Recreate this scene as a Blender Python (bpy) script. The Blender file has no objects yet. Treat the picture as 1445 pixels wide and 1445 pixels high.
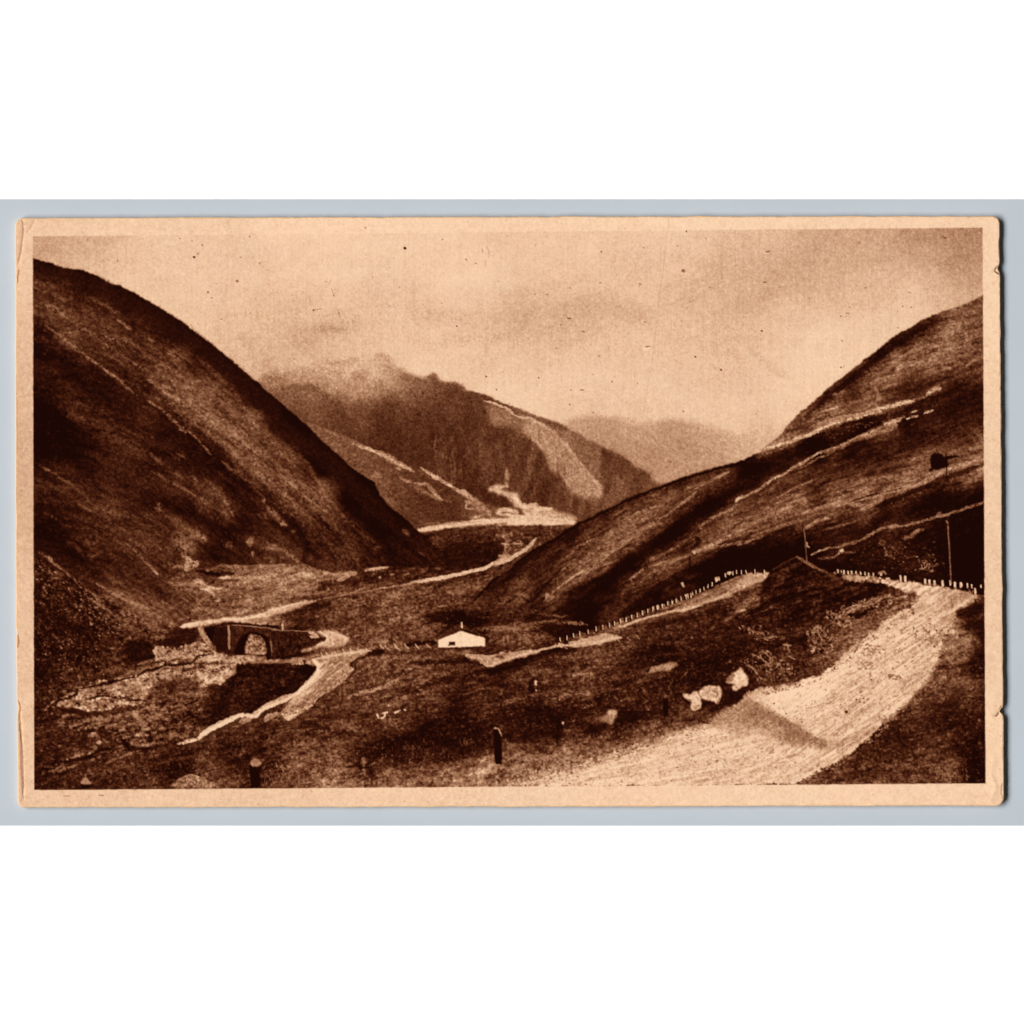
import bpy, bmesh, math
import numpy as np
# A worn sepia view card lying on a pale blue-grey scan bed, over a white plane for the letterbox bands, seen from straight above.
# 1 picture unit of the tracing = 0.1 mm: the card is about 139 x 83 mm.
S = bpy.context.scene
U = 1e-4
CX = CY = 722.5
def wx(x): return (x - CX) * U
def wy(y): return (CY - y) * U

# ---- camera
cam = bpy.data.cameras.new('camera'); camo = bpy.data.objects.new('camera', cam); S.collection.objects.link(camo)
camo.location = (0, 0, 1.0); cam.sensor_width = 36; cam.lens = 36 * 1.0 / (1445 * U); cam.clip_start = .05; cam.clip_end = 20
S.camera = camo
# ---- soft ambient light of the room
w = bpy.data.worlds.new('World'); S.world = w; w.use_nodes = True
bg = w.node_tree.nodes['Background']; bg.inputs[0].default_value = (.98, .99, 1, 1); bg.inputs[1].default_value = .045
# ---- the scanner's lamp, unseen at the left, set as one large panel
def lamp(name, loc, size, power, col):
    l = bpy.data.lights.new(name, 'AREA'); l.shape = 'RECTANGLE'; l.size, l.size_y = size; l.energy = power; l.color = col
    o = bpy.data.objects.new(name, l); S.collection.objects.link(o); o.location = loc
    v = -np.array(loc) / np.linalg.norm(loc)
    o.rotation_euler = (math.acos(-v[2]), 0, math.atan2(v[1], v[0]) - math.pi / 2)
    return o
lamp('scanner_lamp', (-6.0, -.3, 5.6), (9.5, 3.6), 1330, (1, .99, .98))
S.view_settings.view_transform = 'Standard'; S.view_settings.look = 'None'; S.view_settings.exposure = 0; S.view_settings.gamma = 1; S.view_settings.use_curve_mapping = False
S.cycles.max_bounces = 4
LIGHT = 1.2                                   # radiance of a white matt surface under this light

def lin(c):
    c = np.asarray(c, float) / 255.
    return np.where(c <= .04045, c / 12.92, ((c + .055) / 1.055) ** 2.4)

# ---- materials
def mat(name, rough=.75, spec=.15):
    m = bpy.data.materials.new(name); m.use_nodes = True; n = m.node_tree.nodes; b = n['Principled BSDF']
    b.inputs['Roughness'].default_value = rough; b.inputs['Specular IOR Level'].default_value = spec
    return m, n, m.node_tree.links, b

def node(n, t, **k):
    x = n.new(t)
    for a, v in k.items():
        if a in x.inputs: x.inputs[a].default_value = v
        else: setattr(x, a, v)
    return x

def mottled(name, col, amount, scale, stretch=(1, 1, 1), bump=0.):
    """a plain surface colour, unevened by noise"""
    m, n, l, b = mat(name)
    tc = node(n, 'ShaderNodeTexCoord'); mp = node(n, 'ShaderNodeMapping'); mp.inputs['Scale'].default_value = stretch
    nz = node(n, 'ShaderNodeTexNoise', Scale=scale, Detail=5., Roughness=.6)
    r = node(n, 'ShaderNodeMapRange'); r.inputs['From Min'].default_value = .3; r.inputs['From Max'].default_value = .7
    r.inputs['To Min'].default_value = 1 - amount; r.inputs['To Max'].default_value = 1 + amount
    mx = node(n, 'ShaderNodeVectorMath', operation='SCALE'); mx.inputs[0].default_value = tuple(col)
    l.new(tc.outputs['Object'], mp.inputs[0]); l.new(mp.outputs[0], nz.inputs['Vector']); l.new(nz.outputs[0], r.inputs[0]); l.new(r.outputs[0], mx.inputs['Scale']); l.new(mx.outputs[0], b.inputs['Base Color'])
    if bump:
        bp = node(n, 'ShaderNodeBump', Strength=bump, Distance=2e-5); l.new(nz.outputs[0], bp.inputs['Height']); l.new(bp.outputs[0], b.inputs['Normal'])
    return m

M_LETTERBOX = mottled('white_letterbox', (.92, .92, .92), .004, 40)
M_SCAN_BED = mottled('blue_grey_scan_bed', lin((197, 206, 214)) / LIGHT, .018, 60, (1, 1.6, 1))
M_BOARD = mottled('card_board', lin((240, 196, 150)) / LIGHT, .05, 900, bump=.2)

m, n, l, b = mat('printed_paper', .9, .0)                       # ink on absorbent paper: colour from the print, fibre from noise
at = node(n, 'ShaderNodeAttribute', attribute_name='ink'); tc = node(n, 'ShaderNodeTexCoord')
nz = node(n, 'ShaderNodeTexNoise', Scale=4200., Detail=3.); r = node(n, 'ShaderNodeMapRange'); mx = node(n, 'ShaderNodeVectorMath', operation='SCALE')
r.inputs['From Min'].default_value = .25; r.inputs['From Max'].default_value = .75; r.inputs['To Min'].default_value = .95; r.inputs['To Max'].default_value = 1.05
fb = node(n, 'ShaderNodeTexNoise', Scale=1800., Detail=4.); bp = node(n, 'ShaderNodeBump', Strength=.25, Distance=1.5e-5)
l.new(tc.outputs['Object'], nz.inputs['Vector']); l.new(tc.outputs['Object'], fb.inputs['Vector']); l.new(nz.outputs[0], r.inputs[0]); l.new(r.outputs[0], mx.inputs['Scale'])
l.new(at.outputs['Color'], mx.inputs[0]); l.new(mx.outputs[0], b.inputs['Base Color']); l.new(fb.outputs[0], bp.inputs['Height']); l.new(bp.outputs[0], b.inputs['Normal'])
M_INK = m

def mesh_obj(name, verts, faces, material, parent=None, smooth=False):
    me = bpy.data.meshes.new(name); me.from_pydata(verts, [], faces); me.materials.append(material); me.update()
    if smooth: me.polygons.foreach_set('use_smooth', [True] * len(me.polygons))
    o = bpy.data.objects.new(name, me); S.collection.objects.link(o); o.parent = parent
    return o

# ---- the scan bed strip, and a white plane standing in for letterbox bands
o = mesh_obj('letterbox_plane', [(-1.5, -1.5, 0), (1.5, -1.5, 0), (1.5, 1.5, 0), (-1.5, 1.5, 0)], [(0, 1, 2, 3)], M_LETTERBOX); o['kind'] = 'structure'
ZS = 6e-5
def slab(x0, x1, y0, y1, z0, z1):
    v = [(x, y, z) for z in (z0, z1) for x, y in ((x0, y0), (x1, y0), (x1, y1), (x0, y1))]
    return v, [(3, 2, 1, 0), (4, 5, 6, 7), (0, 1, 5, 4), (1, 2, 6, 5), (2, 3, 7, 6), (3, 0, 4, 7)]
o = mesh_obj('scan_bed', *slab(wx(-4300), wx(5700), wy(1165), wy(281.3), 4e-6, ZS), M_SCAN_BED)
o['label'] = 'plain pale blue-grey strip of scanner bed lying under the sepia view card'; o['category'] = 'scanner bed'
# ---------------------------------------------------------------- PRINT PAINTER
# The card is a flat sepia print; its ink is drawn here, stroke by stroke, as a tone field (0 = full ink, 1 = bare paper)
# on a fine grid of the card's front, one cell per 0.1 mm.
import numpy as np
X0, Y0, X1, Y1 = 14, 296, 1426, 1148
W, H = X1 - X0, Y1 - Y0
XX, YY = np.meshgrid(np.arange(X0, X1, dtype=np.float32), np.arange(Y0, Y1, dtype=np.float32))
RNG = np.random.default_rng(7)
T = np.full((H, W), .93, np.float32)          # tone
LAB = np.zeros((H, W), np.int16)              # which motif a cell belongs to
MOTIF = ['']

def motif(name):
    MOTIF.append(name); return len(MOTIF) - 1

def lattice(u, v, seed):
    n = 256
    r = np.random.default_rng(seed).random((n, n), dtype=np.float32)
    iu = np.floor(u).astype(np.int32); iv = np.floor(v).astype(np.int32)
    fu = u - iu; fv = v - iv
    fu = fu * fu * (3 - 2 * fu); fv = fv * fv * (3 - 2 * fv)
    a, b = iu & 255, (iu + 1) & 255; c, d = iv & 255, (iv + 1) & 255
    return (r[c, a] * (1 - fu) + r[c, b] * fu) * (1 - fv) + (r[d, a] * (1 - fu) + r[d, b] * fu) * fv

def fbm(sx, sy, seed, ang=0., octs=4, u=None, v=None, gain=.55):
    if u is None:
        c, s = np.cos(np.radians(ang)), np.sin(np.radians(ang))
        u = XX * c + YY * s; v = -XX * s + YY * c
    t = 0; a = 1.; tot = 0
    for k in range(octs):
        t = t + a * lattice(u / sx * 2 ** k + 17.3 * k, v / sy * 2 ** k + 9.1 * k, seed + k); tot += a; a *= gain
    t = t / tot
    return (t - .5) * 2.2                     # about -1..1

def blur(m, r):
    if r <= 0: return m
    k = int(np.ceil(r * 2.5)); w = np.exp(-.5 * (np.arange(-k, k + 1) / r) ** 2); w /= w.sum(); w = w.astype(np.float32)
    p = np.pad(m, ((k, k), (0, 0)), 'edge'); o = sum(w[i] * p[i:i + m.shape[0]] for i in range(2 * k + 1))
    p = np.pad(o, ((0, 0), (k, k)), 'edge'); return sum(w[i] * p[:, i:i + m.shape[1]] for i in range(2 * k + 1))

WX = fbm(9, 9, 11, octs=3); WY = fbm(9, 9, 23, octs=3)      # edge wobble
N1 = fbm(3.2, 3.2, 31, octs=2); N2 = fbm(8, 8, 41, octs=3); N3 = fbm(30, 30, 51, octs=4); N4 = fbm(34, 20, 53, -15, octs=4); N5 = fbm(7, 5, 57, octs=3); N6 = fbm(3.2, 3.2, 37, octs=2)

CROP = {a + str(i + 1): (x, y) for a, y in (('A', 320), ('B', 580), ('C', 840)) for i, x in enumerate((40, 370, 700, 1040))}
K = 1445 / 350.

def P(s):
    """'B2 10,20 30,40 A1 5,5' -> picture points; a leading tile name rescales what follows."""
    o = None; out = []
    for w in s.split():
        if w[0].isalpha(): o = CROP.get(w); continue
        x, y = map(float, w.split(','))
        out.append((o[0] + x / K, o[1] + y / K) if o else (x, y))
    return np.array(out)

def smooth(p, n=6, closed=False):
    """Catmull-Rom"""
    if len(p) < 3: return p
    q = np.vstack([p[-1:], p, p[:2]]) if closed else np.vstack([2 * p[:1] - p[1:2], p, 2 * p[-1:] - p[-2:-1]])
    out = []
    for i in range(1, len(q) - 2):
        a, b, c, d = q[i - 1], q[i], q[i + 1], q[i + 2]
        for t in np.arange(n) / n:
            out.append(.5 * (2 * b + (c - a) * t + (2 * a - 5 * b + 4 * c - d) * t * t + (3 * b - a - 3 * c + d) * t ** 3))
    if not closed: out.append(q[-2])
    return np.array(out)

def mask_poly(p, soft=.8, rough=0., x=None, y=None):
    """even-odd polygon mask, its edge wobbled by rough and blurred by soft"""
    pad = soft * 3 + rough * 2 + 3
    i0 = max(0, int(p[:, 0].min() - pad - X0)); i1 = min(W, int(p[:, 0].max() + pad - X0) + 2)
    j0 = max(0, int(p[:, 1].min() - pad - Y0)); j1 = min(H, int(p[:, 1].max() + pad - Y0) + 2)
    if i1 <= i0 or j1 <= j0: return None
    sl = (slice(j0, j1), slice(i0, i1))
    gx = XX[sl] + rough * (WX[sl] + .7 * N1[sl]); gy = YY[sl] + rough * (WY[sl] + .7 * N6[sl])
    m = np.zeros(gx.shape, bool)
    for (ax, ay), (bx, by) in zip(p, np.roll(p, -1, 0)):
        if ay == by: continue
        c = ((ay > gy) != (by > gy)) & (gx < (bx - ax) * (gy - ay) / (by - ay) + ax)
        m ^= c
    return sl, blur(m.astype(np.float32), soft)

def fill(s, t, soft=.8, rough=1.2, a=1., lab=None, sm=True, tex=0., field=None, grit=0.):
    p = P(s) if isinstance(s, str) else s
    if sm: p = smooth(p, 5, True)
    r = mask_poly(p, soft, rough)
    if r is None: return
    sl, m = r
    if grit: m = np.clip((blur(m, grit) - .5) * 3.2 + .5 + .75 * (N1[sl] + .8 * N5[sl]) * (1 - np.abs(2 * blur(m, grit) - 1)), 0, 1)
    v = t if field is None else field[sl]
    v = v + tex * N2[sl] if tex else v
    T[sl] += (v - T[sl]) * (m * a)
    if lab: LAB[sl][m > .5] = lab
    return sl, m

def line(s, w, t, a=1., soft=None, rough=.8, brk=0., taper=True, lab=None, sm=True, tile=True):
    """a stroke w wide (in tile units when tile) along the points; brk breaks it up with the grain"""
    p = P(s) if isinstance(s, str) else s
    if sm: p = smooth(p, 5)
    if tile: w = w / K * 1.3
    if soft is None: soft = max(.7, w * .35)
    pad = w + soft * 2 + rough * 2 + 2
    i0 = max(0, int(p[:, 0].min() - pad - X0)); i1 = min(W, int(p[:, 0].max() + pad - X0) + 2)
    j0 = max(0, int(p[:, 1].min() - pad - Y0)); j1 = min(H, int(p[:, 1].max() + pad - Y0) + 2)
    if i1 <= i0 or j1 <= j0: return
    sl = (slice(j0, j1), slice(i0, i1))
    gx = XX[sl] + rough * (WX[sl] + .5 * N1[sl]); gy = YY[sl] + rough * (WY[sl] + .5 * N6[sl])
    best = np.full(gx.shape, 1e9, np.float32)
    n = len(p) - 1
    for k in range(n):
        (ax, ay), (bx, by) = p[k], p[k + 1]
        dx, dy = bx - ax, by - ay; L = dx * dx + dy * dy + 1e-9
        q = np.clip(((gx - ax) * dx + (gy - ay) * dy) / L, 0, 1)
        d = np.hypot(gx - ax - q * dx, gy - ay - q * dy)
        if taper:
            f = (k + q) / n
            d = d + (w / 2) * (1 - np.minimum(1, np.minimum(f, 1 - f) * 5 + .4))
        best = np.minimum(best, d)
    if brk or w > 1.6: best = best + min(w * .3, 2.) * N1[sl] * (.5 + 2 * brk)
    m = np.clip(.5 + (w / 2 - best) / soft, 0, 1)
    if brk: m = m * np.clip(1.02 - .5 * brk + (N2[sl] * .8 + N1[sl] * 1.1) * brk * 1.6, 0, 1)
    T[sl] += (t - T[sl]) * (m * a)
    if lab: LAB[sl][m > .5] = lab

def dab(x, y, rx, ry, ang, t, a=1., soft=.9):
    R = max(rx, ry) + soft * 2 + 2
    i0 = max(0, int(x - R - X0)); i1 = min(W, int(x + R - X0) + 2); j0 = max(0, int(y - R - Y0)); j1 = min(H, int(y + R - Y0) + 2)
    if i1 <= i0 or j1 <= j0: return
    sl = (slice(j0, j1), slice(i0, i1)); c, s = np.cos(ang), np.sin(ang)
    u = (XX[sl] - x) * c + (YY[sl] - y) * s; v = -(XX[sl] - x) * s + (YY[sl] - y) * c
    d = (np.hypot(u / rx, v / ry) - 1) * min(rx, ry)
    T[sl] += (t - T[sl]) * (np.clip(.5 - d / soft, 0, 1) * a)

def scatter(s, n, t0, t1, r0=.7, r1=1.6, ang=0., dang=.5, asp=1.8, a=.85, seed=1, bias=1.):
    """n little marks inside a polygon"""
    p = P(s) if isinstance(s, str) else s
    g = np.random.default_rng(seed); lo, hi = p.min(0), p.max(0); k = 0
    q = np.roll(p, -1, 0); tries = 0
    while k < n and tries < n * 12:
        tries += 1
        x, y = lo + g.random(2) * (hi - lo)
        c = ((p[:, 1] > y) != (q[:, 1] > y)) & (x < (q[:, 0] - p[:, 0]) * (y - p[:, 1]) / (q[:, 1] - p[:, 1] + 1e-9) + p[:, 0])
        if c.sum() % 2 == 0: continue
        r = r0 + (r1 - r0) * g.random() ** 2
        dab(x, y, r * asp, r, np.radians(ang) + g.normal() * dang, t0 + (t1 - t0) * g.random() ** bias, a * (.5 + .5 * g.random())); k += 1

def field(pts, sig=38.):
    """smooth tone through the given x,y,tone samples"""
    q = np.array([list(map(float, w.split(','))) for w in pts.split()]); f = 8
    gx, gy = np.meshgrid(np.arange(X0, X1 + f, f), np.arange(Y0, Y1 + f, f)); num = den = 0
    for x, y, t in q:
        d2 = (gx - x) ** 2 + (gy - y) ** 2
        w = np.exp(-d2 / (2 * sig * sig)) + 1e-5 / (1 + d2 / 2500.) ** 2
        num = num + w * t; den = den + w
    z = (num / den).astype(np.float32)
    u = np.clip((XX - X0 + sig * (.5 * N3 + .3 * N2 + .12 * N1)) / f, 0, num.shape[1] - 1.01); v = np.clip((YY - Y0 + sig * (.45 * N4 + .3 * N5 - .12 * N1)) / f, 0, num.shape[0] - 1.01); iu = u.astype(int); iv = v.astype(int); fu = u - iu; fv = v - iv
    return (z[iv, iu] * (1 - fu) + z[iv, iu + 1] * fu) * (1 - fv) + (z[iv + 1, iu] * (1 - fu) + z[iv + 1, iu + 1] * fu) * fv

def curve(s):
    p = P(s); p = p[np.argsort(p[:, 0])]
    return np.interp(XX, p[:, 0], p[:, 1]).astype(np.float32)

PRINT = P('47.0,334 1386,321.5 1390,1105 49.0,1114.5')
# ---- sky
M_SKY = motif('printed_sky'); M_FAR = motif('printed_distant_hills'); M_MTN = motif('printed_mountain'); M_SPUR = motif('printed_spur')
M_LOCH = motif('printed_water'); M_VALLEY = motif('printed_valley_floor'); M_LHILL = motif('printed_hill')
M_RHILL = motif('printed_hill'); M_MOOR = motif('printed_moor')
fS = field('50,340,.74 120,345,.8 250,345,.87 450,345,.9 600,345,.9 750,345,.87 900,340,.86 1050,340,.84 1200,340,.76 1300,345,.69 1380,335,.58 '
           '1382,375,.6 1340,370,.71 1385,402,.82 1300,410,.87 1200,400,.79 1100,390,.76 1040,395,.76 980,360,.88 900,400,.86 800,400,.87 650,400,.91 '
           '450,400,.91 300,400,.88 200,380,.86 400,450,.87 330,480,.85 500,440,.87 600,450,.83 700,460,.79 800,450,.79 900,450,.81 1000,450,.82 '
           '1100,460,.87 1200,460,.88 1000,520,.85 900,500,.87 800,520,.89 720,520,.88 900,570,.85 1000,570,.85 1060,590,.85 1080,560,.88 1150,520,.91 '
           '620,500,.87 560,470,.85 490,480,.83 430,470,.79 420,500,.82 380,510,.76 340,495,.82 600,525,.9 700,550,.9', 34)
fS = fS + .032 * fbm(130, 45, 61, -14) + .022 * fbm(34, 18, 67, -10)
fS = fS + .04
fill(PRINT + np.array([(-14, -14), (14, -14), (14, 14), (-14, 14)]), 0, .5, .3, lab=M_SKY, sm=False, field=fS)
# drifting cloud wisps over the mountain
for s, w, t, a in (('A2 180,600 240,660 330,600 460,600 560,560', 70, .7, .4), ('A2 200,560 250,680 300,760', 55, .72, .35), ('A2 300,600 390,595 480,605', 26, .6, .45),
                   ('A2 850,500 1050,530 1250,560', 70, .76, .3), ('A2 840,650 980,690 1100,640 1400,640', 60, .78, .35), ('A3 0,620 60,640 160,600', 40, .7, .35),
                   ('A3 0,560 330,500 650,470 900,560', 80, .77, .35), ('A3 1000,450 1200,300 1445,200', 130, .77, .35), ('A1 1240,640 1290,690 1300,720', 40, .7, .35),
                   ('A1 1380,800 1445,850', 60, .66, .4), ('A4 60,700 170,800 300,880', 26, .74, .35), ('A4 900,90 1150,60 1430,100', 80, .66, .4), ('A4 1150,200 1300,230 1430,200', 60, .66, .35)):
    line(s, w, t, a, soft=w / K * .9, rough=3, brk=.4)
line('A4 300,885 340,930 330,985', 40, .93, .5, soft=9)
line('A4 300,800 240,740 150,760', 60, .91, .35, soft=12)
# ---- the hazy hills far down the glen
p = P('A3 395,1150 430,1130 560,1112 700,1120 760,1130 850,1150 930,1140 1000,1128 1100,1140 1240,1170 1445,1220 1700,1180 1750,1300 B3 1445,360 1000,480 600,600 300,300')
fF = field('800,600,.72 840,595,.64 880,600,.66 905,610,.72 940,600,.66 970,605,.64 1010,620,.72 1050,630,.74 1075,632,.84 880,640,.58 930,650,.6 980,650,.6 1020,645,.66 900,670,.6 850,620,.62 960,665,.62 940,680,.7', 22)
fill(p, 0, 4.5, 2, a=.85, lab=M_FAR, field=fF + .03 * fbm(60, 12, 71, 22))
line('A3 440,1140 560,1125 700,1132', 14, .58, .4, soft=5); line('A3 960,1150 1010,1140 1080,1150 1180,1175', 16, .6, .4, soft=5)
line('B3 860,420 1000,370 1120,310 1230,290', 18, .74, .5, soft=4)
# ---- the mountain with its head in cloud
p = P('A2 -10,880 90,850 200,820 330,790 470,760 560,770 640,760 690,736 745,765 770,808 850,850 930,880 1010,866 1045,903 1140,922 1200,957 1280,985 1340,1000 '
      'A3 0,1035 120,1080 250,1140 B3 300,55 450,122 600,203 720,260 800,310 880,360 940,418 960,460 500,680 100,640 B2 900,700 300,300 0,0')
fM = field('400,540,.55 440,535,.6 480,515,.62 520,515,.62 540,505,.55 560,525,.45 600,535,.42 640,545,.36 680,560,.3 400,565,.36 440,560,.42 490,550,.5 520,545,.5 560,550,.38 600,555,.32 640,570,.3 '
           '420,590,.38 470,580,.34 500,600,.33 550,580,.3 600,600,.28 650,600,.27 690,590,.26 560,620,.27 620,640,.28 650,660,.3 690,640,.36 700,670,.32 660,680,.26 630,660,.27 '
           '720,600,.32 720,620,.3 740,640,.33 750,670,.32 720,680,.36 770,690,.3 790,710,.32 810,730,.4 740,600,.42 770,600,.5 840,640,.42 830,700,.42 870,650,.36 890,670,.38 860,690,.4 915,675,.42 850,715,.45 880,705,.48', 16)
fM = fM + .045 * fbm(26, 9, 81, 78) + .035 * fbm(12, 12, 83)
fM = fM * np.clip(1.02 - .2 * np.clip((YY - 560) / 60, 0, 1), 0, 1)
fM = fM + .1 * fbm(9, 46, 87, u=XX + .3 * (YY - 600) + 2 * N2, v=YY, octs=3) * np.clip((YY - 575) / 50, 0, 1) * np.clip((XX - 560) / 60, .3, 1)
r = mask_poly(smooth(p, 5, True), 2.0, 2.2); sl, m = r
cl = np.clip((527 + 42 * ((XX - 400) / 200) + 22 * fbm(46, 26, 91, 12) - YY) / 34 + .5, 0, 1) * np.clip((612 - XX) / 85, 0, 1)     # cloud over the top
mm = m * (1 - .72 * cl[sl])
T[sl] += (fM[sl] - T[sl]) * mm; LAB[sl][m > .5] = M_MTN
for s, w, t, a in (('A2 500,880 500,840 560,790 640,745 660,730', 34, .88, .75), ('A2 560,770 470,800 380,790', 26, .6, .4), ('A2 660,800 680,750 730,760 745,800', 20, .6, .35), ('A2 520,860 580,870 610,880 590,840', 30, .45, .4),
                   ('A2 620,900 640,850 690,870', 34, .8, .55), ('A2 220,880 330,870 420,850', 60, .78, .35), ('A2 100,900 260,900 400,920 520,900', 40, .66, .3), ('A2 950,878 1010,870', 22, .4, .6),
                   ('A2 1060,930 1140,930 1180,960', 24, .33, .6), ('A2 800,870 900,905 1010,930', 30, .36, .4), ('A2 150,940 240,940 330,930', 30, .3, .5), ('A2 400,1000 500,1080 580,1130', 18, .46, .35),
                   ('A2 270,1030 300,1090 380,1140', 50, .46, .4), ('A2 390,1010 450,1080 540,1150', 30, .24, .4)):
    line(s, w, t, a, soft=w / K * .7, rough=2.5, brk=.3)
line('A2 1190,962 1290,990 1445,1062', 16, .24, .8, soft=3); line('A3 0,1035 130,1075 260,1125 360,1156 B3 420,110', 22, .3, .75, soft=3.5)
line('A2 1290,1015 1350,1030 1445,1072 A3 60,1070 150,1112 200,1115 250,1150', 9, .88, .9, soft=1.6, rough=1.5)
fill('B3 150,45 190,45 290,92 420,200 520,330 592,420 618,500 520,510 440,470 400,390 320,345 290,260 220,175 160,110', .67, 3, 2.4, .92, field=.65 + .08 * fbm(5, 14, 97, -25) + .05 * N1)
fill('A2 1300,1030 1400,1060 1445,1080 1445,1156 1340,1156 1320,1080', .6, 3, 2, .75, tex=.05)
fill('B3 0,20 60,20 130,40 160,100 120,110 60,60', .58, 3, 2, .6, tex=.05)
fill('B3 300,95 400,130 520,170 600,230 600,360 590,400 520,320 420,190', .53, 3, 2, .7, tex=.05)
for s, w, t, a in (('B3 185,52 290,92 370,160 440,235 500,320 560,390 590,425 607,480', 10, .86, .85), ('B3 205,152 245,190 275,225', 12, .85, .8), ('B3 290,260 320,335 360,350', 6, .72, .6),
                   ('B3 380,368 410,410 432,452', 12, .84, .8), ('B3 520,330 555,375 590,420', 14, .72, .5), ('B3 590,420 606,450 608,490', 14, .8, .6), ('B3 600,240 595,330 605,420', 8, .6, .4), ('B3 330,100 450,140 560,190', 8, .58, .5)):
    line(s, w * 1.2, t - .02, a * .85, soft=2.2, rough=1.6, brk=.4)
for k in range(44):                                       # gullies running down the crag
    g = np.random.default_rng(300 + k); x = 610 + 190 * g.random(); y = 600 + 60 * g.random(); L = 25 + 45 * g.random()
    if x > 745 and y < 640: continue
    line(np.array([(x, y), (x + 3 * g.normal(), y + L * .5), (x + 4 * g.normal() + 4, y + L)]), 1.5 + 3.5 * g.random(), .16 + .36 * g.random(), .5, rough=2, brk=.6, tile=False)
line('B3 200,160 150,300 160,400 140,450', 26, .26, .5, soft=5); line('B3 215,200 190,380 170,460', 10, .44, .5); line('B3 330,360 360,470 400,560', 50, .26, .45, soft=7)
line('B3 60,330 70,380 65,440', 12, .7, .8, soft=2.4, brk=.4); line('B2 1270,200 1300,260 1290,330', 40, .5, .4, soft=6, brk=.6); line('B2 1380,190 1390,260 1380,330', 30, .48, .45, soft=5, brk=.6)
line('B2 1425,340 1420,400 1425,440', 14, .72, .7, brk=.3)
# ---- spur running down to the water, with its pale tracks
p = P('B2 180,20 260,60 350,95 500,165 640,222 740,265 860,338 900,350 935,322 1100,438 1250,515 1400,560 1445,540 1445,720 900,720 600,420')
fP = field('420,590,.3 450,605,.36 480,620,.4 520,640,.34 560,660,.28 540,670,.34 560,700,.26 590,700,.26 620,710,.22 600,730,.25 640,720,.22 660,700,.3 690,720,.36 500,650,.32 535,690,.36', 14)
fP = fP + .05 * fbm(24, 5, 95, 32)
fill(p, 0, 1.6, 1.4, lab=M_SPUR, field=fP)
for s, w, t, a in (('B2 320,95 450,140 560,190 660,235', 16, .5, .6), ('B2 530,190 640,230 740,275 830,325 890,352', 16, .82, .8), ('B2 700,250 760,290 850,335', 26, .66, .6), ('B2 640,225 720,250 790,280', 12, .7, .6),
                   ('B2 925,328 1000,380 1100,440 1160,470 1240,515', 15, .82, .85), ('B2 1140,460 1220,505 1290,560 1330,610', 24, .7, .75), ('B2 800,385 850,410 870,412', 12, .68, .8), ('B2 780,335 810,340', 14, .66, .7),
                   ('B2 880,420 960,430 1000,470 1050,515', 14, .66, .75), ('B2 880,430 960,480 1040,520', 16, .5, .7), ('B2 960,440 1010,490 1050,520', 8, .78, .7), ('B2 1050,520 1110,530', 12, .44, .6),
                   ('B2 1185,530 1190,570 1240,575', 9, .76, .7), ('B2 1180,525 1240,545 1280,590', 14, .7, .7), ('B2 640,370 690,380', 26, .46, .7), ('B2 670,400 720,500 800,570', 26, .4, .5),
                   ('B2 1210,625 1250,620 1300,600', 10, .8, .8), ('B2 1240,610 1248,622', 12, .82, .8), ('B2 1360,590 1400,575 1445,580', 22, .82, .8)):
    line(s, w, t, a, soft=1.5, rough=1.4, brk=.25)
fill('B2 1250,430 1330,450 1445,520 1445,570 1380,560 1300,530 1260,500 1190,460', .17, 2, 2, .7)
fill('B2 1320,452 1400,430 1445,440 B3 20,455 70,465 130,490 150,545 230,560 330,570 420,600 455,612 468,640 400,650 200,640 150,570 110,550 70,505 0,490 B2 1400,490 1340,470', .8, 1.6, 2.4, field=.78 + .16 * N2 + .1 * N1)
line('B3 165,540 170,560 230,545 240,565 330,570', 18, .95, .7); line('B3 90,500 130,520 145,560', 16, .95, .6); line('B3 10,590 60,575 130,590', 20, .84, .8)
line('B3 20,605 80,600', 6, .45, .6)
line('B3 240,620 330,625 430,600', 8, .5, .5, brk=.5); line('B2 1080,690 1300,660 1445,640', 6, .6, .3)
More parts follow.
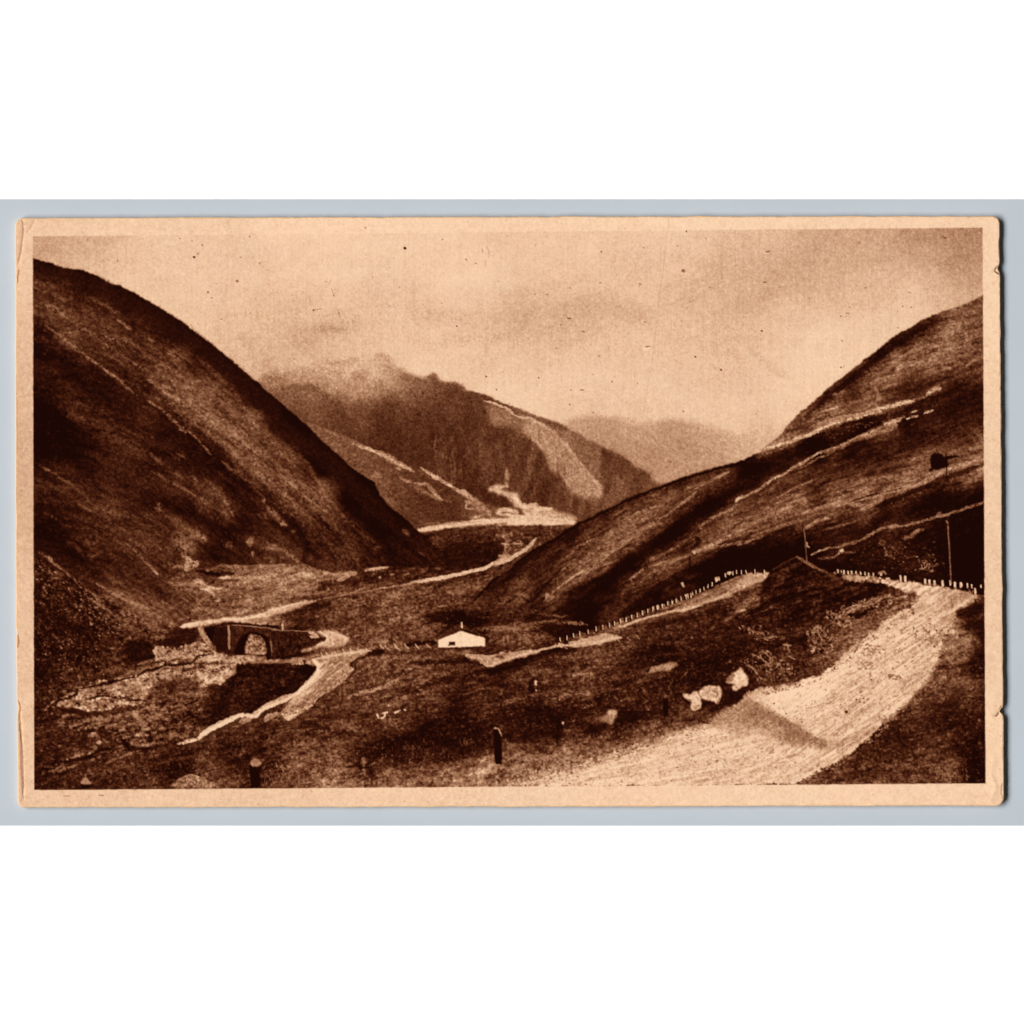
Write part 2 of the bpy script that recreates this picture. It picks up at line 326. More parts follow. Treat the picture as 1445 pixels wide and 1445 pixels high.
# ---- the valley floor, moor and foreground
p = P('B2 560,720 900,735 B3 480,650 1445,600 1391,800 1391,1108 49,1115 48,790 200,780').copy()
p = np.array([(505, 765), (560, 752), (589, 747), (700, 742), (811, 738), (900, 700), (1404, 640), (1404, 1125), (34, 1130), (34, 780)], float)
fG = field('600,770,.14 660,770,.14 680,790,.09 620,795,.11 730,790,.2 600,756,.2 680,752,.2 760,750,.2 740,775,.22 560,815,.15 600,815,.2 640,808,.14 500,815,.16 560,840,.32 500,850,.28 620,850,.26 650,830,.34 450,870,.22 520,875,.22 580,862,.28 '
           '690,815,.26 720,800,.26 660,850,.14 300,860,.28 260,850,.26 350,835,.36 400,825,.46 390,850,.36 330,870,.3 230,865,.32 290,800,.12 270,820,.3 300,830,.34 340,810,.3 430,810,.32 470,805,.34 '
           '440,865,.1 480,885,.22 540,880,.24 600,890,.28 560,890,.3 640,868,.06 680,870,.06 720,880,.2 700,870,.16 760,885,.24 780,870,.13 820,860,.1 540,905,.3 500,900,.32 580,905,.22 720,905,.3 740,890,.3 '
           '540,940,.28 600,930,.22 640,945,.16 640,925,.2 580,960,.24 560,975,.3 600,960,.3 520,960,.26 500,1000,.24 560,1010,.24 540,990,.28 600,1030,.09 560,1060,.08 640,1060,.09 650,1010,.09 640,980,.12 690,980,.18 690,1000,.2 700,1030,.1 600,990,.2 440,1060,.24 400,1035,.22 460,1020,.22 500,1030,.18 '
           '420,1090,.28 520,1080,.14 480,1100,.38 400,1105,.3 560,1100,.38 640,1090,.42 600,1085,.28 690,1090,.5 450,1075,.34 '
           '100,860,.1 150,900,.15 70,900,.12 100,960,.11 60,960,.1 180,880,.2 220,885,.26 200,925,.12 160,940,.14 150,960,.2 230,915,.12 260,895,.18 120,985,.3 150,990,.36 200,960,.45 250,955,.34 90,1000,.2 70,1040,.14 100,1060,.18 250,1000,.22 220,1040,.26 300,1000,.2 330,980,.1 350,950,.12 380,970,.13 400,950,.08 290,970,.3 '
           '290,1040,.2 140,1080,.16 250,1070,.1 330,1060,.12 370,1040,.15 200,1095,.18 300,1100,.24 370,1080,.14 90,1100,.14 70,1080,.1 180,1060,.16 340,1030,.2 '
           '720,1000,.18 760,960,.22 820,950,.24 780,940,.18 760,1000,.1 800,1020,.1 740,1040,.12 850,1000,.11 900,980,.14 950,970,.12 900,935,.2 980,935,.1 1000,960,.1 950,1000,.13 880,1020,.12 850,1040,.2 760,1058,.28 800,1066,.4 720,1075,.34 900,1035,.28 960,1015,.24 840,1052,.36 740,1085,.4 720,1100,.5 '
           '830,930,.28 960,890,.14 930,900,.16 900,905,.18 1000,900,.14 1020,880,.12 980,870,.2 880,890,.3 940,870,.26 900,930,.12 930,925,.06 860,920,.24 780,965,.3 740,950,.2 720,930,.1 760,925,.12 '
           '1060,880,.07 1100,870,.06 1150,850,.06 1200,835,.08 1110,840,.05 1080,860,.2 1060,855,.24 1230,845,.08 1100,900,.16 1150,885,.2 1130,910,.1 1080,930,.12 1120,935,.18 1160,930,.26 1100,955,.22 1200,890,.38 1240,865,.36 1200,915,.4 1050,930,.1 1050,905,.13 1180,870,.1 '
           '1370,870,.08 1350,910,.35 1380,930,.07 1345,960,.3 1310,980,.32 1290,1000,.28 1360,985,.26 1340,1010,.1 1340,1030,.12 1300,1030,.14 1260,1045,.13 1380,1050,.09 1220,1075,.18 1300,1080,.22 1340,1092,.26 1382,1092,.03 1180,1095,.25 1250,1095,.26 1320,1050,.22 1385,1000,.12 1345,880,.5 1335,900,.5 1375,850,.3', 15)
fG = .05 + np.maximum(fG - .06, -.03) * 1.2
moor = fbm(20, 4, 101, -12) * .6 + fbm(7, 4, 103, -20) * .4
clump = fbm(30, 10, 107, -14, octs=4)
fG = .05 + (fG - .05) * (1 + .5 * clump)
fG = fG + (.03 + .75 * fG) * (.5 * moor + .35 * N1 + .15 * N5)
flat = np.clip((505 - XX) / 60, 0, 1) * np.clip((885 - YY) / 25, 0, 1)
fG = fG + flat * (.10 * fbm(46, 3.2, 109, -3, octs=3) + .03)
fill(p, 0, 1.0, 1, lab=M_MOOR, sm=False, field=fG)
LAB[(LAB == M_MOOR) & (YY < 905 + .0 * XX) & (XX < 800)] = M_VALLEY
# water lying across the glen
fill('B2 903,692 945,676 1000,666 1150,645 1290,628 1445,622 B3 0,600 130,600 260,612 400,630 455,640 462,655 440,662 300,664 120,664 0,668 B2 1445,652 1200,668 1050,690 960,704 920,704', .88, 1, .8, lab=M_LOCH, field=.87 + .07 * fbm(30, 2, 99, 5) + .05 * N1)
line('B2 910,665 980,652 1040,650', 8, .45, .6); line('B2 1000,672 1150,655 1300,640', 7, .5, .5, brk=.5); line('B3 100,615 260,630 420,640', 6, .74, .6, brk=.4); line('B2 1060,655 1180,640', 8, .62, .6)
line('B2 960,715 1150,700 1445,690 B3 0,685 250,685 400,680', 26, .22, .6, soft=3, rough=1.5)
fill('B2 1075,765 1250,775 1410,768 1410,830 1390,900 1200,930 1100,920 1060,880', .09, 3, 2, .8)
for s in ('B2 1395,730 1410,725', 'B2 1400,775 1430,775', 'B2 1415,790 1420,830', 'B2 1380,845 1400,850', 'B3 10,865 60,850', 'B3 40,720 45,735', 'B3 90,705 92,725', 'B3 55,775 60,795', 'B3 100,770 155,772', 'B3 45,830 65,860 50,880', 'B3 145,760 150,780', 'B2 1430,840 1420,870', 'B3 20,840 100,845'):
    line(s, 8, .72, .75, soft=1.3, taper=False, brk=.3)
line('B2 870,1000 960,985 1100,960 1200,940 1290,915 1370,880 1445,855', 16, .86, .95, soft=1.1, rough=1.3)
line('B2 560,1060 680,1035 800,1015 920,995', 8, .62, .9, soft=1.1, brk=.2); line('B2 350,1080 440,1065 560,1055', 6, .42, .8, brk=.4)
line('B2 1350,900 1400,860 1445,845', 24, .62, .7, soft=2); line('B3 0,892 70,870 130,830 190,790 235,740', 15, .84, .9, soft=1.2, rough=1.2)
line('B2 1000,1030 1150,975 1290,950', 20, .07, .5, soft=3); line('B2 250,1110 420,1080 560,1085', 18, .08, .7, soft=3)
line('B2 330,1040 430,1000 560,990 700,960', 24, .1, .7, soft=4, rough=2)
fill('B2 1110,1000 1200,990 1290,1005 1270,1040 1150,1060 1040,1060', .38, 4, 2, .6, tex=.1)
# pale flats beneath the left hill
for s, w, t, a in (('B2 600,930 640,915 700,908 735,905', 18, .78, .9), ('B2 360,945 450,955 540,935', 20, .66, .8), ('B2 440,985 500,960 550,940', 16, .66, .8), ('B2 200,950 290,955 300,975', 26, .72, .8), ('B2 0,910 100,905 180,940', 14, .5, .6),
                   ('B2 0,990 150,985 280,975 400,975', 16, .5, .5), ('B2 0,1025 200,1030 320,1020', 24, .45, .5), ('B2 0,1060 150,1080 300,1060', 14, .5, .5), ('B2 820,880 830,890', 10, .5, .7), ('B2 680,968 690,970', 12, .7, .8), ('B2 745,950 770,948', 9, .6, .8), ('B2 960,800 970,805', 8, .5, .6),
                   ('B2 1000,915 1040,920', 10, .45, .7), ('B2 820,960 860,945', 7, .4, .7)):
    line(s, w, t + .06, min(1, a + .1), soft=1.6, rough=1.6, brk=.25)
# ---- right hillside
ridgeR = 'B3 -145,1105 -80,1040 0,960 100,890 200,810 330,740 470,655 640,570 800,490 960,430 1100,380 1250,335 1445,285 B4 50,272 130,240 190,190 240,150 300,80 370,0 A4 400,1060 520,950 640,855 725,785 738,772 800,730 900,650 1000,590 1080,540 1200,495 1280,470 1432,404'
p = np.vstack([P(ridgeR), [(1404, 396), (1404, 842), (1180, 812), (1086, 806), (920, 856), (790, 905), (760, 885), (690, 862), (650, 858)]])
gR = curve('640,882 668,862 720,825 760,798 800,770 850,742 900,716 950,694 1000,672 1050,650 1100,630 1150,612 1200,594 1250,577 1300,560 1390,528')
vR = YY - gR - .0 * XX
fR = field('1386,430,.18 1370,440,.26 1340,450,.2 1300,458,.07 1270,480,.08 1240,505,.07 1200,540,.09 1160,565,.09 1130,590,.16 1110,610,.3 1090,630,.4 1380,460,.24 1350,470,.34 1330,485,.36 1310,470,.24 1300,500,.32 1270,510,.34 1250,530,.32 1230,545,.2 1220,520,.16 1340,500,.28 1370,490,.26 1380,510,.2 1360,520,.2 '
           '1290,535,.16 1280,560,.12 1250,560,.16 1230,570,.3 1235,550,.36 1210,565,.2 1180,570,.26 1170,580,.26 1150,590,.34 1190,600,.3 1320,540,.2 1350,545,.07 1380,560,.07 1310,565,.12 1340,580,.06 1300,590,.1 1370,590,.1 1380,620,.2 1385,640,.3 1330,610,.14 1360,610,.16 1300,620,.12 '
           '1280,600,.04 1230,605,.05 1200,615,.03 1150,630,.03 1100,650,.03 1060,665,.04 1030,680,.03 1250,610,.2 1270,630,.14 1230,650,.12 1240,640,.1 1180,660,.13 1200,650,.1 1130,670,.14 1100,690,.2 1060,710,.18 1150,690,.14 1200,680,.16 1250,670,.16 1300,655,.26 1310,660,.3 1340,655,.2 1290,680,.34 1260,690,.34 1220,690,.3 '
           '1180,700,.3 1130,715,.32 1090,725,.3 1050,745,.26 1340,670,.34 1380,655,.36 1370,670,.3 1385,690,.04 1340,690,.04 1300,705,.04 1260,718,.08 1220,720,.22 1190,725,.24 1150,740,.2 1110,755,.1 1060,770,.05 1040,780,.03 1000,800,.02 960,830,.02 920,840,.02 900,850,.04 1240,740,.05 1200,745,.06 1160,755,.07 1130,775,.03 1100,790,.03 '
           '1180,765,.12 1380,720,.04 1340,745,.05 1300,760,.06 1270,770,.1 1230,790,.08 1200,790,.06 1250,810,.05 1300,800,.09 1340,790,.03 1370,780,.02 1370,815,.03 1180,800,.05 1330,815,.05 1290,750,.1 1260,750,.16 '
           '700,830,.08 720,805,.08 760,770,.07 800,750,.06 850,722,.05 900,700,.06 950,680,.05 1000,665,.05 1040,653,.05 700,845,.14 730,840,.26 740,830,.24 720,855,.1 760,790,.12 780,800,.14 800,790,.16 830,770,.22 860,745,.22 850,760,.24 900,720,.22 880,735,.22 920,710,.24 950,700,.24 980,690,.2 1010,675,.24 1030,670,.2 960,720,.14 '
           '770,845,.2 780,830,.26 800,820,.26 820,805,.28 850,785,.28 880,765,.26 900,750,.28 930,735,.22 760,855,.06 750,830,.06 770,815,.08 800,850,.06 830,850,.03 860,830,.02 900,800,.02 930,775,.02 960,750,.02 1000,720,.02 1040,690,.02 880,815,.04 830,830,.1 '
           '895,820,.22 920,810,.3 950,800,.26 960,790,.2 930,790,.26 970,760,.16 990,770,.2 1000,750,.2 1020,745,.22 1040,730,.26 1010,735,.16 890,835,.2 870,850,.14 900,840,.12 940,825,.16 980,800,.06 970,780,.16 1030,710,.16 1045,705,.2', 12)
vq = vR + 5 * N3 + 2 * N2; st = fbm(22, 4.2, 111, u=XX * 1.1, v=vq, octs=4) * .6 + fbm(60, 8, 117, u=XX, v=vq, octs=4) * .5
fR = .03 + np.maximum(fR - .03, 0) * 1.42
st = np.sign(st) * np.abs(st) ** .8
st2 = fbm(15, 1.7, 113, u=XX * 1.1, v=vR + 2 * N3 + .8 * N2, octs=2) * .6 + fbm(40, 2.6, 115, u=XX, v=vR + 3 * N3, octs=2) * .5
fR = fR + (.015 + .66 * fR) * (.8 * st + .7 * st2 * np.clip(.5 + N3, 0, 1) + .35 * N1)
fill(p, 0, .7, 1.2, lab=M_RHILL, sm=False, field=fR)
line(P(ridgeR[:ridgeR.index('B4')]) + (1, 3), 3., .03, .85, soft=1.5, rough=1.2, taper=False, tile=False)
line('A4 400,1105 540,985 660,892 750,820 815,772 915,695 1010,632 1090,585 1210,535', 30, .05, .7, soft=5, rough=2)
# bright old road slanting across the hill, and the tracks under it
for s, w, t, a in (('B4 130,243 200,212 300,180 380,150 480,108 600,62 700,38 830,8 A4 820,1060 900,1045 1000,1018 1025,1010', 15, .78, .9), ('B4 300,185 400,150 500,105', 12, .66, .7), ('A4 830,1060 760,1080 640,1115 500,1145', 20, .6, .7), ('A4 860,1050 1030,1015', 20, .74, .7), ('A4 470,1145 620,1105 720,1090', 9, .55, .7),
                   ('A4 1100,980 1150,950 1190,940', 16, .72, .8), ('A4 1020,1010 1100,985', 8, .44, .7), ('A4 500,1075 560,1055 590,1045', 15, .6, .75), ('A4 560,985 600,968 625,962', 14, .4, .7), ('A4 930,830 960,808 975,800', 18, .74, .8), ('A4 800,860 860,830 930,800 1040,790', 18, .42, .6), ('A4 800,930 820,1000 810,1055', 18, .5, .6),
                   ('A4 1230,570 1300,550', 18, .5, .6), ('A4 1200,640 1250,620 1290,590', 18, .5, .6), ('A4 1220,690 1290,660', 18, .48, .6), ('A4 1070,790 1080,780', 14, .62, .7), ('A4 1100,860 1160,840', 24, .4, .6), ('A4 1320,820 1360,790 1400,765', 14, .44, .6), ('A4 1190,790 1200,820 1250,830', 12, .4, .5),
                   ('B4 -10,530 60,490 130,455 160,430 230,385 260,375 330,330 400,290 490,240 560,215 650,180 710,150', 11, .64, .85), ('B4 330,345 400,315 480,275 560,240', 9, .44, .7), ('B4 700,155 760,135 850,85 900,70 970,35', 22, .62, .85), ('B4 780,145 860,115 930,80', 22, .52, .7), ('A4 850,1150 960,1115', 14, .66, .9),
                   ('B4 480,240 560,225 700,165 800,145', 18, .44, .6), ('A4 1085,1085 1140,1068', 7, .86, .9), ('A4 985,1122 1055,1100', 7, .84, .9), ('A4 1010,1085 1050,1068', 8, .7, .8),
                   ('B4 230,500 330,455 400,420 470,390', 8, .46, .8), ('B4 0,700 120,640 250,580 330,555', 14, .46, .6), ('B4 240,590 290,575 320,560', 10, .56, .6), ('B4 0,780 80,755 160,725', 12, .48, .7), ('B4 60,740 200,690 350,640 500,590', 16, .42, .5),
                   ('B4 300,620 420,580 560,545 640,530 800,495 900,465 1000,440 1080,420', 14, .5, .7), ('B4 560,560 700,520 850,490', 12, .56, .7), ('B4 640,540 760,545 850,500', 18, .58, .7), ('B4 700,580 780,550 850,520', 16, .5, .6), ('B4 860,480 960,455 1060,430 1120,395 1220,345 1300,320 1440,280', 18, .56, .85), ('B4 1100,420 1200,390 1330,340 1440,300', 22, .44, .7),
                   ('B4 930,500 1000,470 1080,430', 14, .44, .6), ('B4 600,440 700,410 800,400 1000,375', 40, .32, .6), ('B4 700,410 860,385 960,385', 14, .46, .6), ('B4 900,430 1010,390 1120,360', 8, .44, .6), ('B4 640,460 720,450 780,465', 10, .46, .6), ('B4 820,470 900,455', 8, .5, .6),
                   ('B4 400,680 450,650 520,622 540,625', 14, .5, .8), ('B4 470,640 520,620 540,630', 8, .62, .8), ('B4 500,690 620,660 700,640', 10, .3, .6), ('B4 430,838 480,815 540,795', 9, .7, .9), ('B4 540,800 640,775 740,745 800,705 870,680 920,668 960,672', 13, .42, .85), ('B4 880,685 930,672', 12, .56, .8), ('B4 960,670 1050,650 1150,620 1240,595', 10, .46, .85), ('B4 1240,595 1300,575 1380,550 1440,530', 12, .42, .8),
                   ('B4 470,860 560,850 610,825 690,825', 10, .36, .7), ('B4 595,830 620,800', 16, .74, .9), ('B4 960,740 1010,735 1050,700 1080,690', 14, .38, .7), ('B4 1010,720 1060,690', 12, .46, .7), ('B4 830,770 860,765', 22, .36, .7), ('B4 860,800 865,830 880,840', 8, .5, .7), ('B4 1170,600 1190,590', 10, .6, .7), ('B4 1150,620 1240,600', 12, .48, .6)):
    line(s, w, min(.95, t + .09), min(1, a + .12), soft=max(1., w / K * .4), rough=1.6, brk=.35)
line('B4 860,30 800,70 700,110 560,150 430,190 300,250 150,310 0,380', 50, .03, .6, soft=5, rough=3); line('B4 800,25 700,60 600,90', 20, .03, .7, soft=2)
line('B4 1440,310 1300,360 1200,395 1050,460 900,520 800,560', 26, .03, .7, soft=3)
line('B4 660,530 760,495 830,480', 9, .12, .8); line('B4 860,475 960,450', 6, .14, .7); line('B4 350,600 480,545 580,520', 5, .14, .6)
line('B4 1380,100 1420,160 1410,200 1370,230', 20, .5, .5, soft=3, brk=.4); line('B4 1340,130 1400,190 1390,215', 14, .44, .5, brk=.4); line('B4 1300,90 1350,150', 10, .34, .5, brk=.4); line('B4 1070,260 1080,300 1110,310', 30, .38, .5, soft=4); line('B4 1180,240 1260,220 1340,220', 24, .34, .5, soft=4)
fill('B4 1130,262 1150,248 1190,250 1205,270 1220,262 1290,262 1280,272 1230,285 1228,320 1190,335 1160,345 1130,330 1125,300', .03, .8, .8)
line('B4 1215,250 1218,320 1219,392', 6, .06, .9, soft=.8, taper=False, sm=False); line('B4 1120,350 1150,330', 14, .05, .8)
# lower-left flank of the right hill
for s, w, t, a in (('B3 280,1105 320,1060 420,990 520,930 640,850 720,790 820,715', 9, .58, .7), ('B3 470,960 560,890 660,820 760,740 850,690 950,640', 16, .44, .7), ('B3 380,1010 470,955 520,925', 12, .7, .7), ('B3 290,1080 330,1060', 22, .62, .7), ('B3 300,1110 340,1080', 10, .5, .7), ('B3 460,800 520,770 570,740', 10, .5, .7), ('B3 380,870 440,830 460,810', 8, .4, .6),
                   ('B3 720,650 860,590 950,545 1060,470 1200,420 1340,360', 14, .34, .7), ('B3 870,580 950,545', 10, .48, .6), ('B3 930,640 1000,600 1080,545 1150,500', 8, .46, .7), ('B3 930,635 950,625', 16, .5, .7), ('B3 1070,545 1120,510 1170,470', 8, .52, .7), ('B3 1150,460 1250,410 1350,358', 9, .44, .7), ('B3 1280,395 1360,350', 8, .5, .6),
                   ('B3 350,950 420,900 430,890', 12, .4, .6), ('B3 380,960 460,880', 8, .36, .6), ('B3 180,900 200,870', 12, .36, .6), ('B3 10,960 60,930 100,900', 7, .3, .6), ('B3 90,1040 170,990 200,1000', 22, .34, .6), ('B3 20,1130 60,1100', 10, .36, .6), ('B3 120,1060 180,1080 140,1110', 26, .36, .5), ('B3 210,1120 330,1100 460,1070', 10, .16, .6),
                   ('B3 775,980 830,945 880,910 960,885 1060,860 1130,840', 14, .5, .7), ('B3 780,970 800,1010', 10, .46, .6), ('B3 830,1010 880,960 940,930', 8, .4, .6), ('B3 850,900 960,840 1060,790 1160,700', 12, .4, .6), ('B3 900,870 920,850', 10, .46, .6), ('B3 960,900 1050,870 1120,840', 8, .46, .6),
                   ('B3 1145,815 1160,835', 14, .8, .9), ('B3 1150,830 1200,800 1280,770 1360,725 1445,685', 14, .66, .8), ('B3 1150,830 1280,790 1400,770 1445,760', 12, .44, .7), ('B3 1180,680 1230,640 1300,600 1340,590 1400,545', 11, .54, .8), ('B3 1400,520 1445,495', 14, .68, .8), ('B3 1180,670 1200,690', 12, .5, .6), ('B3 1240,750 1330,720 1440,700', 9, .4, .6), ('B3 1300,680 1400,660', 8, .3, .5)):
    line(s, w, t + .08, min(1, a + .1), soft=max(1., w / K * .45), rough=1.6, brk=.5)
line('B3 560,1060 640,990 720,920 830,840 940,760 1060,680 1160,600 1300,520 1445,430', 60, .02, .65, soft=7, rough=3); line('B3 420,1080 520,1020 600,970', 26, .03, .6, soft=4)
line('B3 150,1080 210,1110 280,1020 400,900', 14, .04, .6, soft=3); line('B3 860,1080 1000,1000 1130,930 1300,870 1445,810', 40, .02, .6, soft=5, rough=2)
line('B3 1165,735 1180,760 1160,790', 20, .04, .7, soft=2); line('B3 1130,840 1128,900 1125,950', 7, .03, .8); line('B3 60,980 180,860 300,790', 26, .05, .6, soft=5)
scatter('B4 740,760 1200,760 1230,960 1000,940 640,880', 220, .2, .6, .5, 1.1, -10, .8, 1.5, .7, 211, 2)
scatter('B4 1040,840 1170,840 1180,930 1060,940', 34, .4, .8, .6, 1.5, -20, .8, 1.6, .8, 212); scatter('B4 850,790 920,790 920,860 850,850', 14, .4, .75, .6, 1.3, -20, .8, 1.6, .8, 213)
line('B4 1070,890 1080,920 1120,890 1110,930', 6, .66, .7)
scatter('B4 500,180 700,60 860,60 600,150 400,200', 24, .3, .66, .6, 1., -20, .5, 1.8, .7, 214); scatter('B4 800,0 1440,0 1440,500 0,500 0,320 400,180', 500, .0, .4, .5, 1.3, -22, .5, 2.4, .35, 215)
# ---- left hill
ridgeL = 'A1 35,188 90,200 150,213 165,228 180,230 270,250 310,253 400,285 450,318 540,350 640,400 740,458 820,508 900,557 1000,635 1110,715 1200,790 1300,880 1345,908 1360,925 A2 0,935 100,1020 B2 210,35 350,172 500,310 600,385 655,412 690,500 760,570 850,640 900,690 990,768 1050,830'
p = np.vstack([P(ridgeL), P('B2 1060,880 1000,915 760,905 560,915 400,940 240,890 B1 1230,895 1100,900 1000,930 880,960 800,990 830,1010 1020,1090 C1 880,180 700,200'), [(200, 888), (34, 900)]])
p[0] = (34, 362)
gL = curve('48,367 115,381 171,405 219,431 258,455 309,493 355,533 406,578 455,621 491,655 540,698 600,745 640,775')
vL = YY - gL
fL = field('60,385,.05 120,400,.05 180,425,.05 240,460,.05 300,505,.05 350,550,.05 400,600,.05 450,650,.06 500,700,.05 540,740,.05 590,765,.07 610,785,.1 60,400,.22 80,410,.2 60,425,.24 100,420,.18 130,425,.2 160,440,.18 190,460,.16 220,480,.22 250,510,.28 290,540,.3 320,575,.3 350,610,.32 380,640,.34 '
           '70,440,.26 100,450,.26 140,470,.22 180,490,.24 210,500,.24 240,540,.34 270,560,.36 300,590,.34 330,620,.3 360,660,.32 400,680,.34 430,710,.3 460,740,.24 500,770,.2 450,700,.26 410,660,.24 380,620,.2 330,560,.18 280,520,.14 '
           '60,455,.2 80,470,.26 60,480,.07 80,500,.07 110,520,.08 150,540,.08 190,570,.1 230,600,.1 270,630,.1 300,655,.1 340,690,.09 370,720,.12 400,750,.1 430,760,.12 110,490,.16 130,500,.14 100,480,.26 140,510,.2 180,540,.16 210,570,.18 180,510,.2 '
           '60,540,.12 90,560,.16 110,580,.16 130,600,.16 60,570,.04 70,600,.04 90,620,.05 110,640,.06 120,620,.09 140,640,.13 170,620,.16 200,630,.17 230,650,.13 170,650,.14 200,670,.14 240,680,.2 260,690,.22 290,700,.24 310,715,.24 320,725,.2 280,670,.12 260,720,.07 230,700,.1 '
           '60,650,.06 70,665,.12 90,675,.16 60,680,.18 60,700,.12 100,700,.16 130,700,.16 110,720,.14 140,720,.22 170,740,.22 190,720,.16 220,740,.2 200,760,.24 230,780,.2 160,770,.18 130,760,.2 120,750,.22 70,740,.08 60,760,.05 90,760,.05 110,775,.06 130,790,.1 90,740,.14 '
           '60,785,.16 80,795,.14 150,800,.12 180,800,.14 210,800,.16 220,810,.2 240,800,.16 270,760,.26 250,750,.18 260,780,.2 290,790,.12 310,770,.08 330,750,.12 340,780,.12 300,740,.12 350,735,.1 370,710,.16 390,720,.2 380,770,.18 360,780,.2 350,760,.16 390,770,.22 410,780,.2 440,770,.16 470,780,.2 500,790,.16 '
           '130,820,.14 180,830,.16 220,830,.2 250,850,.26 280,850,.28 240,870,.3 210,870,.26 160,830,.3 180,850,.34 200,870,.34 220,885,.34 120,810,.2 270,810,.24 300,815,.3 500,740,.1 520,770,.12 540,790,.12 560,790,.1 590,790,.12', 13)
vq = vL + 6 * N3 + 2.5 * N2; st = fbm(24, 4.6, 121, u=XX * 1.25, v=vq, octs=4) * .6 + fbm(70, 9, 127, u=XX * 1.25, v=vq, octs=4) * .5
fL = .04 + np.maximum(fL - .05, 0) * 1.08
st = np.sign(st) * np.abs(st) ** .8
st2 = fbm(13, 1.8, 123, u=XX * 1.25, v=vL + 3 * N3 + 1.2 * N2, octs=2) * .6 + fbm(36, 2.6, 125, u=XX * 1.25, v=vL + 4 * N3, octs=2) * .5
fL = fL + (.015 + .52 * fL) * (.85 * st + .5 * st2 * np.clip(.5 + N3, 0, 1) + .45 * N1)
fill(p, 0, .7, 1.1, lab=M_LHILL, sm=False, field=fL)
line('A1 30,225 300,310 540,420 740,530 900,632 1100,785 1345,1000 A2 60,1060 B2 100,80 350,265 500,405 640,545 760,660 900,775', 80, .105, .75, soft=9, rough=3)
